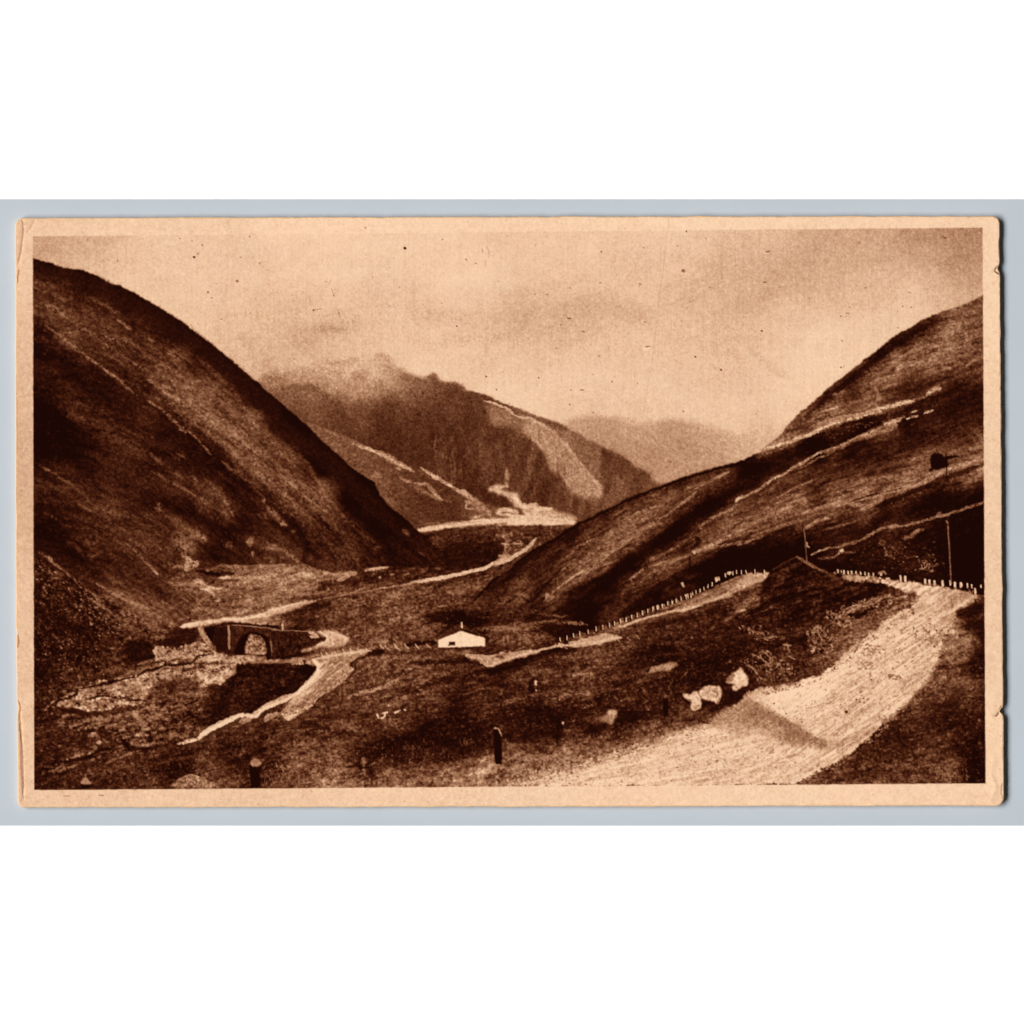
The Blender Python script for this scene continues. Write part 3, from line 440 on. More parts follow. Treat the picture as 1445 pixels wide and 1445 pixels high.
for s, w, t, a in (('A1 100,455 160,475 230,540', 9, .56, .7), ('A1 50,440 120,465 180,490', 9, .4, .6), ('A1 130,370 170,400 220,440', 12, .4, .6), ('A1 45,320 100,350', 12, .42, .6), ('A1 40,360 110,380', 10, .38, .5), ('A1 340,410 420,440 500,490', 12, .34, .6), ('A1 480,490 540,500', 12, .4, .6), ('A1 520,540 560,570 600,600', 11, .48, .7), ('A1 690,640 740,665', 8, .5, .7),
                   ('A1 430,625 480,650 560,690', 8, .5, .7), ('A1 270,590 350,610 440,680 520,730 620,800 720,850', 7, .42, .75), ('A1 100,580 200,640 260,690 330,750 430,820 520,890 640,985', 9, .44, .8), ('A1 200,660 260,700 300,720', 12, .4, .6), ('A1 440,830 500,870 560,905', 9, .54, .7), ('A1 690,1010 740,1040 820,1100 870,1145', 8, .5, .8), ('A1 690,890 760,940 860,1010 960,1070', 7, .5, .7),
                   ('A1 690,890 720,910', 8, .58, .7), ('A1 780,960 850,990 950,1050 1060,1100 1130,1145', 8, .58, .7), ('A1 720,850 850,900 1000,980 1100,1060', 9, .4, .6), ('A1 850,900 960,940 980,950', 7, .42, .6), ('A1 1200,1010 1260,1060 1320,1120', 14, .42, .6), ('A1 980,760 1080,840 1180,940 1250,1020', 16, .34, .5), ('A1 860,700 940,780 1040,860', 12, .3, .5),
                   ('B1 980,20 1080,70 1180,120 1240,170 1330,245', 8, .62, .8), ('B1 1110,70 1200,130 1250,165', 16, .5, .7), ('B1 1000,50 1100,110 1200,170', 10, .4, .6), ('B1 790,10 850,65 960,140 1060,250', 8, .44, .75), ('B1 880,100 920,125', 8, .6, .7), ('B1 1140,210 1230,270', 12, .42, .6), ('B1 1130,290 1230,370 1300,420', 10, .42, .6), ('B1 1290,350 1400,430 1445,480', 10, .36, .6),
                   ('B1 700,240 770,300 760,310', 10, .34, .6), ('B1 720,345 800,400 900,450 1000,510 1080,560', 8, .42, .75), ('B1 840,350 900,390', 9, .4, .6), ('B1 860,240 920,275', 8, .4, .6), ('B1 950,380 980,400 970,425', 12, .44, .6), ('B1 1030,400 1110,470 1160,540 1195,610', 10, .42, .7), ('B1 1130,550 1170,640', 14, .4, .6), ('B1 990,420 1060,460 1100,500', 8, .4, .6),
                   ('B1 70,320 130,350 200,395 270,440 340,480', 8, .38, .75), ('B1 240,10 330,60 450,130 560,180 700,260', 26, .24, .6), ('B1 50,400 130,430 210,480', 10, .32, .6), ('B1 270,450 340,500 400,560 460,590', 8, .34, .6), ('B1 80,580 180,640 250,680', 8, .3, .6), ('B1 290,540 400,590', 10, .4, .6), ('B1 300,560 380,580 500,650 600,720', 10, .3, .6), ('B1 390,700 470,720 560,790 700,880', 12, .3, .6),
                   ('B1 560,760 650,830 720,910 760,955', 9, .44, .7), ('B1 720,915 755,952', 8, .66, .8), ('B1 340,740 390,790', 34, .32, .6), ('B1 220,760 300,810 380,850', 16, .3, .6), ('B1 370,850 470,800', 10, .32, .6), ('B1 750,545 770,575', 20, .56, .8), ('B1 770,570 850,630 920,690', 16, .34, .6), ('B1 850,620 900,660 940,690', 20, .38, .6), ('B1 980,710 1010,730 1035,755', 14, .62, .8),
                   ('B1 870,740 910,780 950,800', 50, .46, .65), ('B1 940,700 960,740 920,790', 30, .38, .6), ('B1 890,770 920,800', 16, .6, .7), ('B1 905,830 930,870 915,925', 16, .72, .85), ('B1 940,840 950,890 920,925', 11, .78, .9), ('B1 950,880 990,885 960,905 915,925', 9, .74, .9), ('B1 820,880 850,905 910,910', 9, .56, .8), ('B1 800,790 850,830', 9, .44, .6), ('B1 780,900 900,920', 8, .3, .5), ('B1 820,800 900,880', 30, .22, .4),
                   ('B1 1360,520 1370,530', 12, .56, .8), ('B1 1390,560 1430,600', 16, .48, .7), ('B1 1340,600 1440,620', 20, .34, .6), ('B1 1280,760 1310,770', 26, .5, .8), ('B1 1305,828 1315,830', 12, .6, .8), ('B1 1150,780 1190,790', 20, .36, .6), ('B1 1400,795 1445,790', 18, .46, .7), ('B1 1380,860 1420,870', 22, .4, .7),
                   ('B2 100,370 170,420 240,490 330,550 380,590', 8, .56, .8), ('B2 170,420 210,450', 8, .66, .6), ('B2 190,230 270,320 330,420 400,520 480,620 600,720 690,800', 14, .32, .6), ('B2 300,380 350,440 420,560', 8, .44, .5), ('B2 460,600 500,650', 12, .36, .6), ('B2 260,540 350,600 450,690 540,790', 12, .32, .6), ('B2 480,760 530,810 560,880', 10, .36, .6), ('B2 650,790 690,800', 12, .34, .6), ('B2 420,820 480,850 550,880', 40, .26, .5),
                   ('B2 0,520 10,530', 14, .5, .8), ('B2 60,580 100,640', 18, .44, .7), ('B2 110,645 150,665', 16, .58, .8), ('B2 180,695 190,700', 10, .6, .8), ('B2 30,790 110,810 180,850 230,885', 12, .44, .7), ('B2 50,790 60,800', 20, .44, .7), ('B2 110,850 120,860', 12, .5, .7), ('B2 820,690 860,725', 9, .44, .7), ('B2 900,810 950,840', 7, .34, .6)):
    line(s, w * 1.5, t + .03, a, soft=max(2., w / K * .9), rough=2.2, brk=.55)
for s, w in (('B2 20,530 120,600 200,690 260,780 240,870', 26), ('B2 280,600 380,680 470,780', 16), ('B2 310,740 400,830 440,890', 30), ('B2 480,540 600,660 700,760 780,850', 40), ('B1 40,800 160,790 280,850 360,880', 20), ('B1 60,700 200,760 300,830', 18), ('B1 1080,300 1200,400 1320,490', 24), ('B1 950,600 1150,690 1300,700', 40), ('B1 1000,920 1100,960 1060,990', 22), ('A1 40,580 120,640 240,740', 30), ('A1 40,1000 140,1080 240,1150', 40)):
    line(s, w, .045, .55, soft=w / K * .6, rough=3, brk=.3)
# loose stones, the hump and dark knuckle at the hill foot
scatter('B1 40,0 1440,0 1440,900 900,900 400,880 40,780', 700, .0, .4, .5, 1.2, 38, .4, 2.4, .3, 221); scatter('A1 60,450 500,520 1100,1000 1440,1150 100,1150', 420, .05, .5, .5, 1.1, 36, .3, 2.8, .3, 222)
for s, w, t, a in (('B1 1110,968 1180,965 1300,975 1445,960', 14, .6, .8), ('B1 1120,970 1180,968', 16, .76, .8), ('B1 1100,900 1250,905 1445,900', 12, .44, .6), ('B1 950,1000 1000,990 1040,1025 1130,1035', 18, .7, .85), ('B1 1000,1035 1060,1050 1085,1075', 14, .7, .85), ('B1 1030,1035 1120,1032', 12, .84, .85), ('B1 1180,1010 1300,1015 1445,1000', 10, .46, .6), ('B1 1230,1110 1330,1110 1445,1090', 22, .44, .7),
                   ('B1 900,1000 1000,1020 1080,1040', 10, .5, .6), ('B1 1150,940 1445,930', 40, .36, .5), ('B1 1100,1060 1300,1050 1445,1040', 30, .3, .5)):
    line(s, w, t + .08, min(1, a + .1), soft=max(1.1, w / K * .5), rough=1.8, brk=.28)
line('B1 980,930 1080,950 1200,945', 20, .05, .8, soft=3)
# ---- the scree slope at the lower left
M_SCREE = motif('printed_scree_slope'); M_RIVER = motif('printed_river_bed'); M_BRIDGE = motif('printed_bridge'); M_ROAD = motif('printed_road')
M_COTTAGE = motif('printed_cottage'); M_KNOLL = motif('printed_knoll'); M_TRACK = motif('printed_gravel_track'); M_LANE = motif('printed_road'); M_BEND = motif('printed_road'); M_ROOF = motif('printed_roof'); M_ARCH = motif('printed_arch')
tilt = fbm(26, 5, 131, 32, octs=4)
p = np.array([(34, 775), (48, 782), (70, 797), (100, 815), (130, 835), (160, 852), (190, 868), (215, 880), (243, 885), (236, 897), (218, 914), (222, 932), (180, 945), (150, 960), (112, 975), (80, 1000), (34, 1030)], float)
fC = field('60,800,.12 80,815,.14 60,840,.12 100,835,.1 60,870,.1 100,870,.1 130,860,.14 150,880,.12 180,880,.22 200,890,.26 220,885,.34 160,910,.16 200,905,.12 215,925,.1 190,930,.1 130,900,.1 100,910,.1 70,910,.09 60,950,.08 100,950,.12 140,945,.14 160,950,.26 120,965,.22 70,990,.16 60,1010,.14', 12)
fC = fC + (.03 + .9 * fC) * (.5 * tilt + .5 * N1 + .35 * N5)
fill(p, 0, 1.0, 1.5, lab=M_SCREE, sm=False, field=fC)
scatter(p, 900, .05, .62, .5, 1.1, 30, .5, 1.7, .6, 301, 2.0); scatter('47,790 120,830 190,872 150,900 80,850 47,820', 150, .3, .75, .5, 1.2, 35, .5, 1.8, .75, 302, 1.6)
scatter('C1 380,0 560,200 640,260 420,240 200,80', 90, .3, .8, .6, 1.3, 35, .5, 1.8, .8, 303, 1.5); scatter('C1 60,200 300,260 480,460 300,520 60,500', 90, .3, .75, .5, 1.1, 30, .6, 1.6, .8, 304, 1.4)
for s, w, t, a in (('B1 60,820 130,870 200,920 270,980', 13, .46, .75), ('B1 110,850 150,880', 16, .56, .7), ('B1 400,1005 480,1050 560,1095 640,1130 720,1156', 14, .58, .85), ('C1 330,0 420,60 480,90', 9, .5, .7), ('C1 520,0 620,50 720,105 850,165', 20, .5, .7), ('C1 400,20 480,100 600,150 760,170', 14, .42, .6), ('B1 270,980 340,1040 440,1110', 14, .5, .6),
                   ('C1 40,110 120,200 200,280', 8, .3, .5), ('C1 540,200 640,180 800,190', 30, .3, .5)):
    line(s, w, t, a, soft=max(1.1, w / K * .4), rough=1.6, brk=.5)
fill('C1 560,290 620,265 700,270 735,310 755,370 700,390 620,385 570,350', .08, 1.5, 2, .85); fill('C1 800,230 880,180 980,190 1000,230 960,270 860,295 790,290', .11, 1.4, 2, .85)
# ---- river bed and its shingle
gr = fbm(16, 4.5, 141, -14, octs=4)
fill('C1 735,310 760,290 800,300 900,295 980,265 1060,300 1095,335 1180,345 1330,355 1445,372 C2 60,385 120,390 0,395 C1 1300,400 1210,395 1205,440 1130,510 1000,540 860,580 750,590 700,640 720,690 640,650 560,680 420,690 200,640 110,660 60,690 140,620 290,545 420,500 560,480 640,440 760,390 735,360', .55, 1.3, 2.2, .9, grit=2.5, lab=M_RIVER, field=.5 + .5 * gr + .3 * N1 + .2 * N5)
fill('C1 180,690 300,700 440,690 580,660 700,630 900,590 1100,560 1110,640 1020,740 900,830 640,900 560,880 440,790 330,790 180,760', .25, 3, 3, .65, grit=3, lab=M_RIVER, field=.25 + .4 * gr + .18 * N1 + .15 * N5)
for s, w, t, a in (('C1 730,315 755,370', 8, .9, .8), ('C1 745,330 830,340 930,345 1000,330', 40, .64, .7), ('C1 760,310 860,330 960,310', 14, .78, .6), ('C1 640,400 760,370 900,355 1060,330', 14, .72, .7), ('C1 840,480 980,450 1100,430 1205,420', 26, .7, .8), ('C1 1005,470 1080,490 1160,455 1200,435', 40, .88, .85), ('C1 1000,530 1060,505 1120,480', 22, .84, .8), ('C1 1010,460 1120,420 1210,400', 20, .76, .7),
                   ('C1 1100,350 1220,370 1350,370', 30, .72, .75), ('C1 960,390 1080,365 1200,385 1330,370', 14, .66, .7), ('C1 520,520 600,530 690,510', 50, .6, .6), ('C1 640,500 680,560 640,600', 34, .66, .6), ('C1 580,480 760,440 860,420', 16, .6, .7), ('C1 650,570 690,580', 20, .74, .7), ('C1 300,560 370,580 360,600 310,605', 18, .62, .7),
                   ('C1 575,620 590,645 630,640', 20, .86, .85), ('C1 300,655 350,655', 18, .9, .85), ('C1 350,600 450,580', 14, .6, .6), ('C1 200,640 260,610', 12, .66, .7), ('C1 360,620 480,620 560,630', 16, .6, .6), ('C1 620,670 640,720 700,780', 26, .66, .75), ('C1 600,690 650,650 690,640', 12, .66, .8), ('C1 625,815 670,810', 18, .84, .8), ('C1 660,780 710,775', 18, .8, .7), ('C1 660,740 720,790', 10, .6, .6),
                   ('C1 710,710 780,715 830,730', 16, .56, .7), ('C1 530,770 560,760', 18, .5, .7), ('C1 350,825 410,795', 18, .72, .85), ('C1 360,810 400,800', 10, .8, .7), ('C1 400,860 425,855', 22, .8, .85), ('C1 375,880 395,890', 16, .66, .7), ('C1 210,960 290,935 400,900', 12, .62, .75), ('C1 270,930 320,915', 14, .66, .6), ('C1 140,1030 230,1010 300,980', 10, .66, .8), ('C1 360,965 430,940', 12, .66, .8), ('C1 470,880 560,880', 9, .6, .7), ('C1 440,980 500,955 600,920 660,895', 14, .56, .75), ('C1 500,920 560,890', 12, .5, .6),
                   ('C1 120,1030 200,1000', 6, .56, .6), ('C1 200,700 330,690', 12, .4, .5), ('C1 640,400 730,395', 6, .5, .5), ('C1 780,470 840,460', 16, .66, .7), ('C1 150,640 240,605', 6, .56, .7), ('C1 600,560 560,540 500,530', 20, .62, .6)):
    line(s, w, t, a, soft=max(1., w / K * .35), rough=1.8, brk=.4, lab=M_RIVER)
for s, w, t, a in (('C1 290,545 420,520 520,495 640,470 720,430 850,405 950,390 1000,350 1080,335', 13, .05, .9), ('C1 950,395 1100,400 1210,395', 7, .12, .7), ('C1 110,665 180,615 260,590 300,545', 14, .06, .85), ('C1 330,610 420,585 480,585 600,605 710,620', 13, .07, .85), ('C1 180,660 260,675 360,690 460,680 560,660 660,650', 24, .07, .85), ('C1 320,800 330,790 420,790 500,795 540,820 580,870 620,890', 22, .06, .85),
                   ('C1 330,800 340,850 300,870', 34, .1, .7), ('C1 110,990 200,970 320,945 420,905 520,880', 16, .06, .85), ('C1 60,1050 150,1040', 14, .09, .6), ('C1 560,900 700,890 860,860', 20, .07, .8), ('C1 430,800 470,830 500,860', 30, .14, .6), ('C1 800,430 900,430 1000,420', 10, .2, .6), ('C1 40,760 120,720 200,690', 26, .05, .7), ('C1 680,640 720,630', 12, .08, .7)):
    line(s, w, t, a * .95, soft=max(1.3, w / K * .5), rough=2.0, brk=.1, lab=M_RIVER)
scatter('C1 300,540 700,440 1200,400 1150,500 700,600 560,670 200,650', 260, .06, .9, .5, 1.5, -14, .6, 1.9, .75, 311); scatter('C1 740,310 1050,310 1090,350 760,380', 90, .3, .95, .5, 1.3, -10, .7, 1.6, .7, 312)
scatter('C1 880,450 1200,415 1195,430 880,470', 34, .08, .16, .6, 1.2, 0, .6, 1.4, .9, 313); scatter('C1 560,660 760,640 860,780 600,860 450,780', 110, .1, .7, .6, 1.8, -10, .7, 2, .7, 314)
scatter('C1 60,700 520,720 560,900 60,1080', 260, .04, .5, .6, 1.6, -14, .6, 2.2, .5, 315); scatter('C1 700,700 1100,600 1000,800 700,850', 160, .06, .42, .5, 1.4, -14, .6, 2.2, .5, 316)
fill('C1 700,560 780,500 900,480 990,500 1010,530 900,575 780,610 700,620', .16, 2.5, 3, .75)
# dark pool under the embankment
fill('C1 1215,420 1270,400 1445,395 C2 0,397 130,392 220,398 300,425 325,445 280,490 220,540 170,575 60,620 0,650 C1 1330,670 1260,700 1060,780 1050,680 1090,570 1150,500 1200,460', .09, 1.2, 1.8, .95, lab=M_RIVER, field=.085 + .2 * np.maximum(0, fbm(22, 16, 151, 20)) + .05 * N1)
line('C1 1090,520 1060,640 1010,760', 50, .1, .6, soft=9); line('C1 1220,560 1310,560 1400,480', 60, .2, .5, soft=10, brk=.6); line('C2 30,440 60,480', 40, .26, .5, soft=5, brk=.6); line('C2 200,440 300,440 250,500', 30, .03, .7, soft=4)
# far bank: gravel track round the pool
fill('C2 130,390 230,360 320,365 380,335 460,320 540,315 640,320 600,345 540,375 510,395 535,420 520,455 480,500 420,540 350,580 310,620 200,710 150,735 120,690 20,740 20,700 130,660 170,610 190,580 260,510 310,450 320,425 290,405', .7, 1.2, 2, .95, grit=1.6, lab=M_TRACK, field=.66 + .26 * fbm(17, 2.6, 161, -38) + .14 * N1 + .08 * N5)
for s, w, t, a in (('C2 300,380 330,410 325,450 270,510 200,575', 22, .92, .9), ('C2 170,620 250,560 340,470 380,400', 18, .86, .7), ('C2 185,578 160,610 130,640 170,575', 10, .4, .6), ('C2 0,660 60,630 170,578', 22, .86, .95), ('C1 1310,700 1370,660 1445,625', 24, .8, .95), ('C1 985,835 1060,780 1160,730 1255,690', 22, .92, .95), ('C1 1230,740 1290,720 1310,700', 20, .7, .8), ('C1 870,865 930,855 985,835', 10, .84, .9), ('C1 905,855 975,840', 16, .9, .8),
                   ('C2 120,690 150,720 180,700 290,640', 18, .9, .85), ('C2 200,640 300,590 400,500 470,440', 9, .5, .5), ('C2 250,560 350,480 420,400', 6, .46, .5), ('C2 160,650 240,640 300,620', 14, .3, .5), ('C2 340,360 420,345 560,330 640,325', 12, .78, .7), ('C2 420,380 500,360 580,345', 9, .56, .5), ('C2 380,480 460,470 530,430', 14, .8, .6)):
    line(s, w, t, a, soft=1.2, rough=.8, brk=.15, lab=M_TRACK)
scatter('C2 120,640 300,600 380,440 520,400 480,490 330,590 200,710 130,700', 150, .2, .98, .5, 1.4, -40, .5, 1.9, .7, 321); scatter('C2 20,740 120,690 300,620 280,660 120,740', 60, .1, .8, .6, 1.4, -30, .5, 1.6, .7, 322)
line('C2 240,370 250,395', 12, .08, .85); line('C2 60,640 130,620 170,600', 6, .2, .7)
line('C2 160,740 300,660 420,590', 10, .2, .7); line('C2 0,760 120,750 200,720', 14, .16, .6); line('C1 1010,830 1100,790 1240,745', 7, .2, .7)
# ---- the bridge
fill('C1 1010,185 1090,175 1200,165 1445,190 C2 0,195 150,210 270,212 330,230 375,250 330,285 240,320 190,345 60,352 20,350 C1 1420,370 1380,345 1270,345 1180,335 1100,330', .1, .8, .8, lab=M_BRIDGE, sm=False, field=.15 + .12 * np.maximum(0, fbm(8, 8, 171)) + .05 * N1)
fill('C1 1015,190 1095,180 1075,260 1072,295 1050,270', .04, .9, .8, lab=M_BRIDGE, sm=False)
fill('C1 1095,185 1165,180 1168,320 1100,330 1075,300', .1, .9, .8, lab=M_BRIDGE, sm=False)
line('C1 1168,165 1170,240 1172,310', 9, .66, .9, soft=1, taper=False, lab=M_BRIDGE)
line('C1 1180,340 1330,348', 6, .3, .5)
fill('C1 1205,345 1215,290 1250,235 1300,215 1360,222 1400,260 1420,310 1415,375 1390,380 1375,345 1270,340', .025, 1, .8, lab=M_BRIDGE)
fill('C1 1265,335 1268,290 1280,250 1300,225 1340,232 1375,265 1388,310 1385,340 1330,345', .78, .9, .9, .97, lab=M_ARCH, field=.52 + .34 * N1 + .25 * N5)
scatter('C1 1270,330 1290,245 1340,245 1380,320', 26, .1, .5, .5, 1.1, 0, 1, 1.5, .85, 331)
fill('C1 1410,255 1440,260 1445,372 1425,375 C2 40,350 20,260', .16, 1, .8, .5, sm=False); line('C1 1412,250 1422,330', 7, .55, .8, brk=.4); line('C2 52,270 58,350', 5, .4, .7, brk=.4)
fill('C2 50,215 260,225 330,245 230,310 180,340 70,345', .14, 1, .8, .8, sm=False, lab=M_BRIDGE, field=.13 + .12 * N1 + .06 * N2)
line('C1 1095,175 1180,162 1300,170 1445,188 C2 100,203 270,212', 12, .1, .9, soft=1, lab=M_BRIDGE)
line('C1 1190,172 1300,180 1445,196 C2 60,200 180,205 330,212', 4, .62, .85, soft=.8, brk=.2, lab=M_BRIDGE)
line('C1 1280,168 1445,180 C2 0,178 120,188', 8, .07, .85, soft=.9)
line('C2 120,168 122,195', 9, .8, .9, soft=.9, taper=False); line('C2 270,215 310,225 330,245', 12, .8, .85, lab=M_BRIDGE); line('C2 280,240 320,240', 14, .84, .8)
# road over the bridge
fill('C1 880,182 960,158 1130,128 1280,118 1400,88 1445,62 C2 30,90 70,68 130,70 200,40 300,25 310,32 240,62 170,88 60,115 50,135 20,165 0,170 C1 1400,165 1330,165 1280,160 1160,150 1010,180 920,188', .8, .9, 1.3, lab=M_ROAD, field=.8 + .14 * N2 + .1 * N1)
line('C1 890,182 960,165 1010,170', 14, .9, .9, lab=M_ROAD); line('C1 1000,180 1020,230 1060,290', 24, .76, .9, soft=1.5, brk=.2, lab=M_ROAD); line('C1 1060,290 1090,320', 22, .5, .6, soft=2)
line('C1 1120,140 1290,132 1380,105', 8, .95, .8); line('C1 1290,150 1400,140 1445,120', 22, .5, .7, soft=2); line('C2 60,75 70,85 200,45', 8, .95, .8, brk=.3); line('C1 990,186 1000,160', 8, .6, .5)
fill('C2 330,212 380,205 440,212 490,235 510,250 480,290 430,300 330,305 250,325 240,318 330,285 378,250', .76, 1, 1.5, lab=M_ROAD, field=.76 + .14 * N2 + .14 * N1)
line('C2 340,215 380,240 370,270 320,290', 10, .92, .8, lab=M_ROAD); line('C2 400,215 470,240 490,260', 14, .88, .7); line('C2 340,235 360,245', 8, .2, .8); line('C2 250,330 330,305 430,300', 6, .5, .7)
fill('C2 60,130 140,100 260,60 330,45 420,40 380,70 300,90 200,120 120,140', .07, 3, 2, .75)
fill('C2 245,345 330,330 420,305 520,300 640,315 500,325 380,340 300,370', .36, 2, 2, .6, tex=.12)
line('C2 0,390 120,385 240,365 330,345', 16, .62, .75, soft=2, brk=.3); line('C1 1340,390 1445,380 C2 100,372', 12, .7, .7, soft=2, brk=.3); line('C1 1200,400 1300,375 1445,392', 9, .8, .6, brk=.4)
# ---- middle ground: cottage, low fence, cart road
for s, w, t, a in (('C2 720,150 770,135 815,125', 12, .64, .8), ('C2 870,105 930,98 1000,80 1080,60 1200,40', 7, .5, .75), ('C2 580,185 640,180', 10, .5, .6), ('C2 400,190 540,200 700,210 900,200 1010,190', 20, .38, .6), ('C2 520,235 700,240 900,240 1000,235', 20, .36, .6), ('C2 950,210 1000,180 1100,170', 12, .46, .6), ('C2 1190,190 1300,195 1445,200', 24, .44, .6), ('C2 1320,230 1445,250', 20, .36, .6), ('C2 1200,170 1240,165', 12, .5, .6),
                   ('C2 1380,30 1445,10', 14, .36, .6), ('C2 1360,70 1445,50', 12, .34, .6), ('C2 1260,130 1330,125', 12, .36, .6), ('C2 1240,70 1270,80', 9, .6, .7), ('C2 1200,30 1300,60', 16, .3, .5), ('C3 0,180 100,190 300,150 430,160 530,165', 14, .5, .7), ('C3 220,90 320,115 420,125', 12, .44, .7), ('C3 0,60 60,30 100,10', 8, .42, .7), ('C3 290,30 320,5', 16, .46, .7), ('C3 100,30 150,40', 26, .34, .6), ('C3 100,210 200,235 300,240', 8, .5, .7), ('C3 60,185 200,190 260,180', 20, .44, .6), ('C3 340,165 500,160', 12, .46, .6), ('C3 0,100 150,95 260,110', 12, .34, .6),
                   ('C3 0,130 100,150', 14, .08, .6), ('C3 150,220 260,205 380,200', 14, .08, .7)):
    line(s, w, t, a, soft=max(1.1, w / K * .4), rough=2, brk=.5)
fill('C2 930,120 1000,95 1100,90 1180,105 1230,130 1330,150 1445,150 1445,165 1250,170 1190,165 1080,150 980,160', .05, 2.5, 2, .8)
line('C2 840,290 930,275 1010,280', 22, .05, .85, soft=2); line('C2 660,340 900,330 1040,320', 16, .16, .5, soft=2); line('C2 1020,310 1200,308 1310,305', 6, .12, .8)
for x, y in ((480, 328), (520, 325), (565, 325), (615, 322), (380, 345), (695, 300), (725, 305), (775, 298), (790, 308), (838, 298), (900, 298), (968, 296), (430, 335), (350, 350)):
    line(f'C2 {x - 8},{y - 16} {x},{y} {x + 16},{y + 12}', 7, .8, .8, soft=.9, sm=False, lab=motif('printed_guard_post'))
line('C2 700,310 800,305 1010,300', 4, .5, .6, brk=.5)
fill('C2 1022,262 1018,238 1060,205 1130,170 1165,165 1200,185 1290,230 1302,240 1298,245 1165,205 1030,245', .2, .8, .3, lab=M_ROOF, sm=False, field=.19 + .06 * N1)
line('C2 1022,262 1018,238 1060,205 1130,168 1163,162', 5, .04, .8, soft=1, rough=.3); line('C2 860,240 940,225 1010,215', 26, .4, .5, soft=4, brk=.5); line('C2 1310,270 1400,265 1445,262', 24, .38, .5, soft=4, brk=.5); line('C2 1035,250 1165,208', 5, .1, .6); line('C2 1160,200 1230,222 1300,245', 7, .06, .9, soft=.9, lab=M_COTTAGE); line('C2 1180,185 1230,190', 10, .1, .8); line('C2 1000,205 1020,215', 14, .12, .8)
fill('C2 1023,262 1060,245 1160,208 1299,248 1299,297 1024,304', .98, .7, .5, lab=M_COTTAGE, sm=False)
fill('C2 1088,272 1126,272 1126,290 1100,290 1095,292 1084,297', .12, .6, .0, lab=M_COTTAGE, sm=False); line('C2 1163,160 1164,186', 7, .95, .95, soft=.8, rough=.1, taper=False, lab=M_COTTAGE)
line('C2 1030,306 1200,303 1300,300', 5, .2, .7); line('C2 1200,312 1300,310 1445,312', 22, .18, .6, soft=2); line('C2 1180,330 1240,335', 20, .7, .6, soft=2, brk=.3); line('C2 1080,325 1200,345', 16, .44, .6, soft=2)
fill('C2 1180,340 1300,345 1445,330 C3 0,335 80,335 200,318 300,305 350,295 380,285 450,268 540,245 640,222 700,232 742,245 690,262 560,292 430,302 300,312 250,335 120,370 60,390 0,405 C2 1400,395 1330,415 1280,400 1200,375', .74, 1, 1.6, .97, grit=1.4, lab=M_LANE, field=.72 + .14 * fbm(20, 4, 181, -12) + .12 * N1)
line('C2 1290,400 1330,410 1445,375', 10, .82, .7); line('C2 1360,355 1400,358', 12, .14, .7); line('C3 0,345 60,345', 16, .4, .6, brk=.3); line('C3 0,395 120,355 250,325', 8, .88, .7); line('C3 560,285 660,255 730,245', 12, .84, .8); line('C3 430,290 600,270', 16, .86, .6)
fill('C2 1290,450 1400,405 1445,395 C3 0,410 120,372 270,325 300,310 420,305 560,300 700,275 640,300 400,330 240,370 100,430 0,455 C2 1400,470', .06, 1.6, 2, .85)
line('C3 355,300 362,320', 22, .04, .9); line('C3 405,270 415,300', 22, .04, .9); line('C3 110,375 125,380', 20, .05, .8); line('C3 365,280 385,305', 10, .86, .9); line('C3 280,320 260,335', 14, .05, .8)
line('C3 710,255 720,275', 6, .6, .8); line('C3 760,240 780,262', 5, .6, .8); line('C3 815,228 835,255', 7, .56, .8)
# upper road to the bend
fill('C3 680,188 760,165 860,128 980,100 1100,68 1180,40 1250,12 1330,-10 1445,-115 B3 1250,1035 1350,985 1445,955 B4 60,945 165,938 195,938 160,985 60,1025 -60,1075 C3 1390,0 1230,45 1100,92 1000,105 900,125 800,165 740,185', .74, .9, 1.2, lab=M_BEND, sm=False, field=.72 + .14 * fbm(20, 4, 181, -20) + .14 * N1)
line('B3 1050,1156 1200,1090 1350,1020 B4 40,985 140,965', 34, .62, .6, soft=4); line('C3 720,186 860,135 1000,105', 9, .84, .8); line('C3 1000,100 1100,85 1180,60', 12, .84, .7)
line('B3 960,1156 1040,1130 1100,1105', 10, .5, .7)
line('C3 700,210 900,160 1000,125 1200,90 1400,15', 26, .26, .55, soft=3, rough=2, brk=.3); line('C3 870,190 1000,150 1200,115 1300,70', 28, .07, .6, soft=4)
PP = [('B3', x, y) for x, y in ((915, 1148), (945, 1142), (970, 1135), (998, 1120), (1027, 1112), (1050, 1102), (1075, 1092), (1105, 1078), (1118, 1078), (1145, 1062), (1165, 1052), (1188, 1045), (1212, 1035), (1235, 1020), (1258, 1008), (1280, 985), (1300, 975), (1335, 958), (1358, 945), (1380, 945), (1402, 938), (1430, 940))]
PP += [('B4', x, y) for x, y in ((52, 938), (104, 935), (160, 936))]
PP += [('C3', x, y) for x, y in ((375, 258), (413, 250), (452, 236), (490, 225), (535, 212), (582, 195), (622, 188), (660, 175), (690, 165), (725, 150), (757, 140), (790, 126), (822, 115), (852, 104), (882, 92), (912, 80), (940, 73), (970, 62), (1000, 50), (1027, 42), (1052, 30), (1078, 18), (1108, 10), (1135, 2))]
for c, x, y in PP:
    k = 1.25 if c == 'C3' else 1
    line(f'{c} {x - 8},{y + 10} {x - 9},{y - 8 * k}', 9, .03, .8, soft=.9, taper=False, sm=False); line(f'{c} {x - 1},{y - 9 * k} {x},{y + 8 * k}', 4.6, .86, 1, soft=.8, taper=False, sm=False, lab=motif('printed_guard_post'))
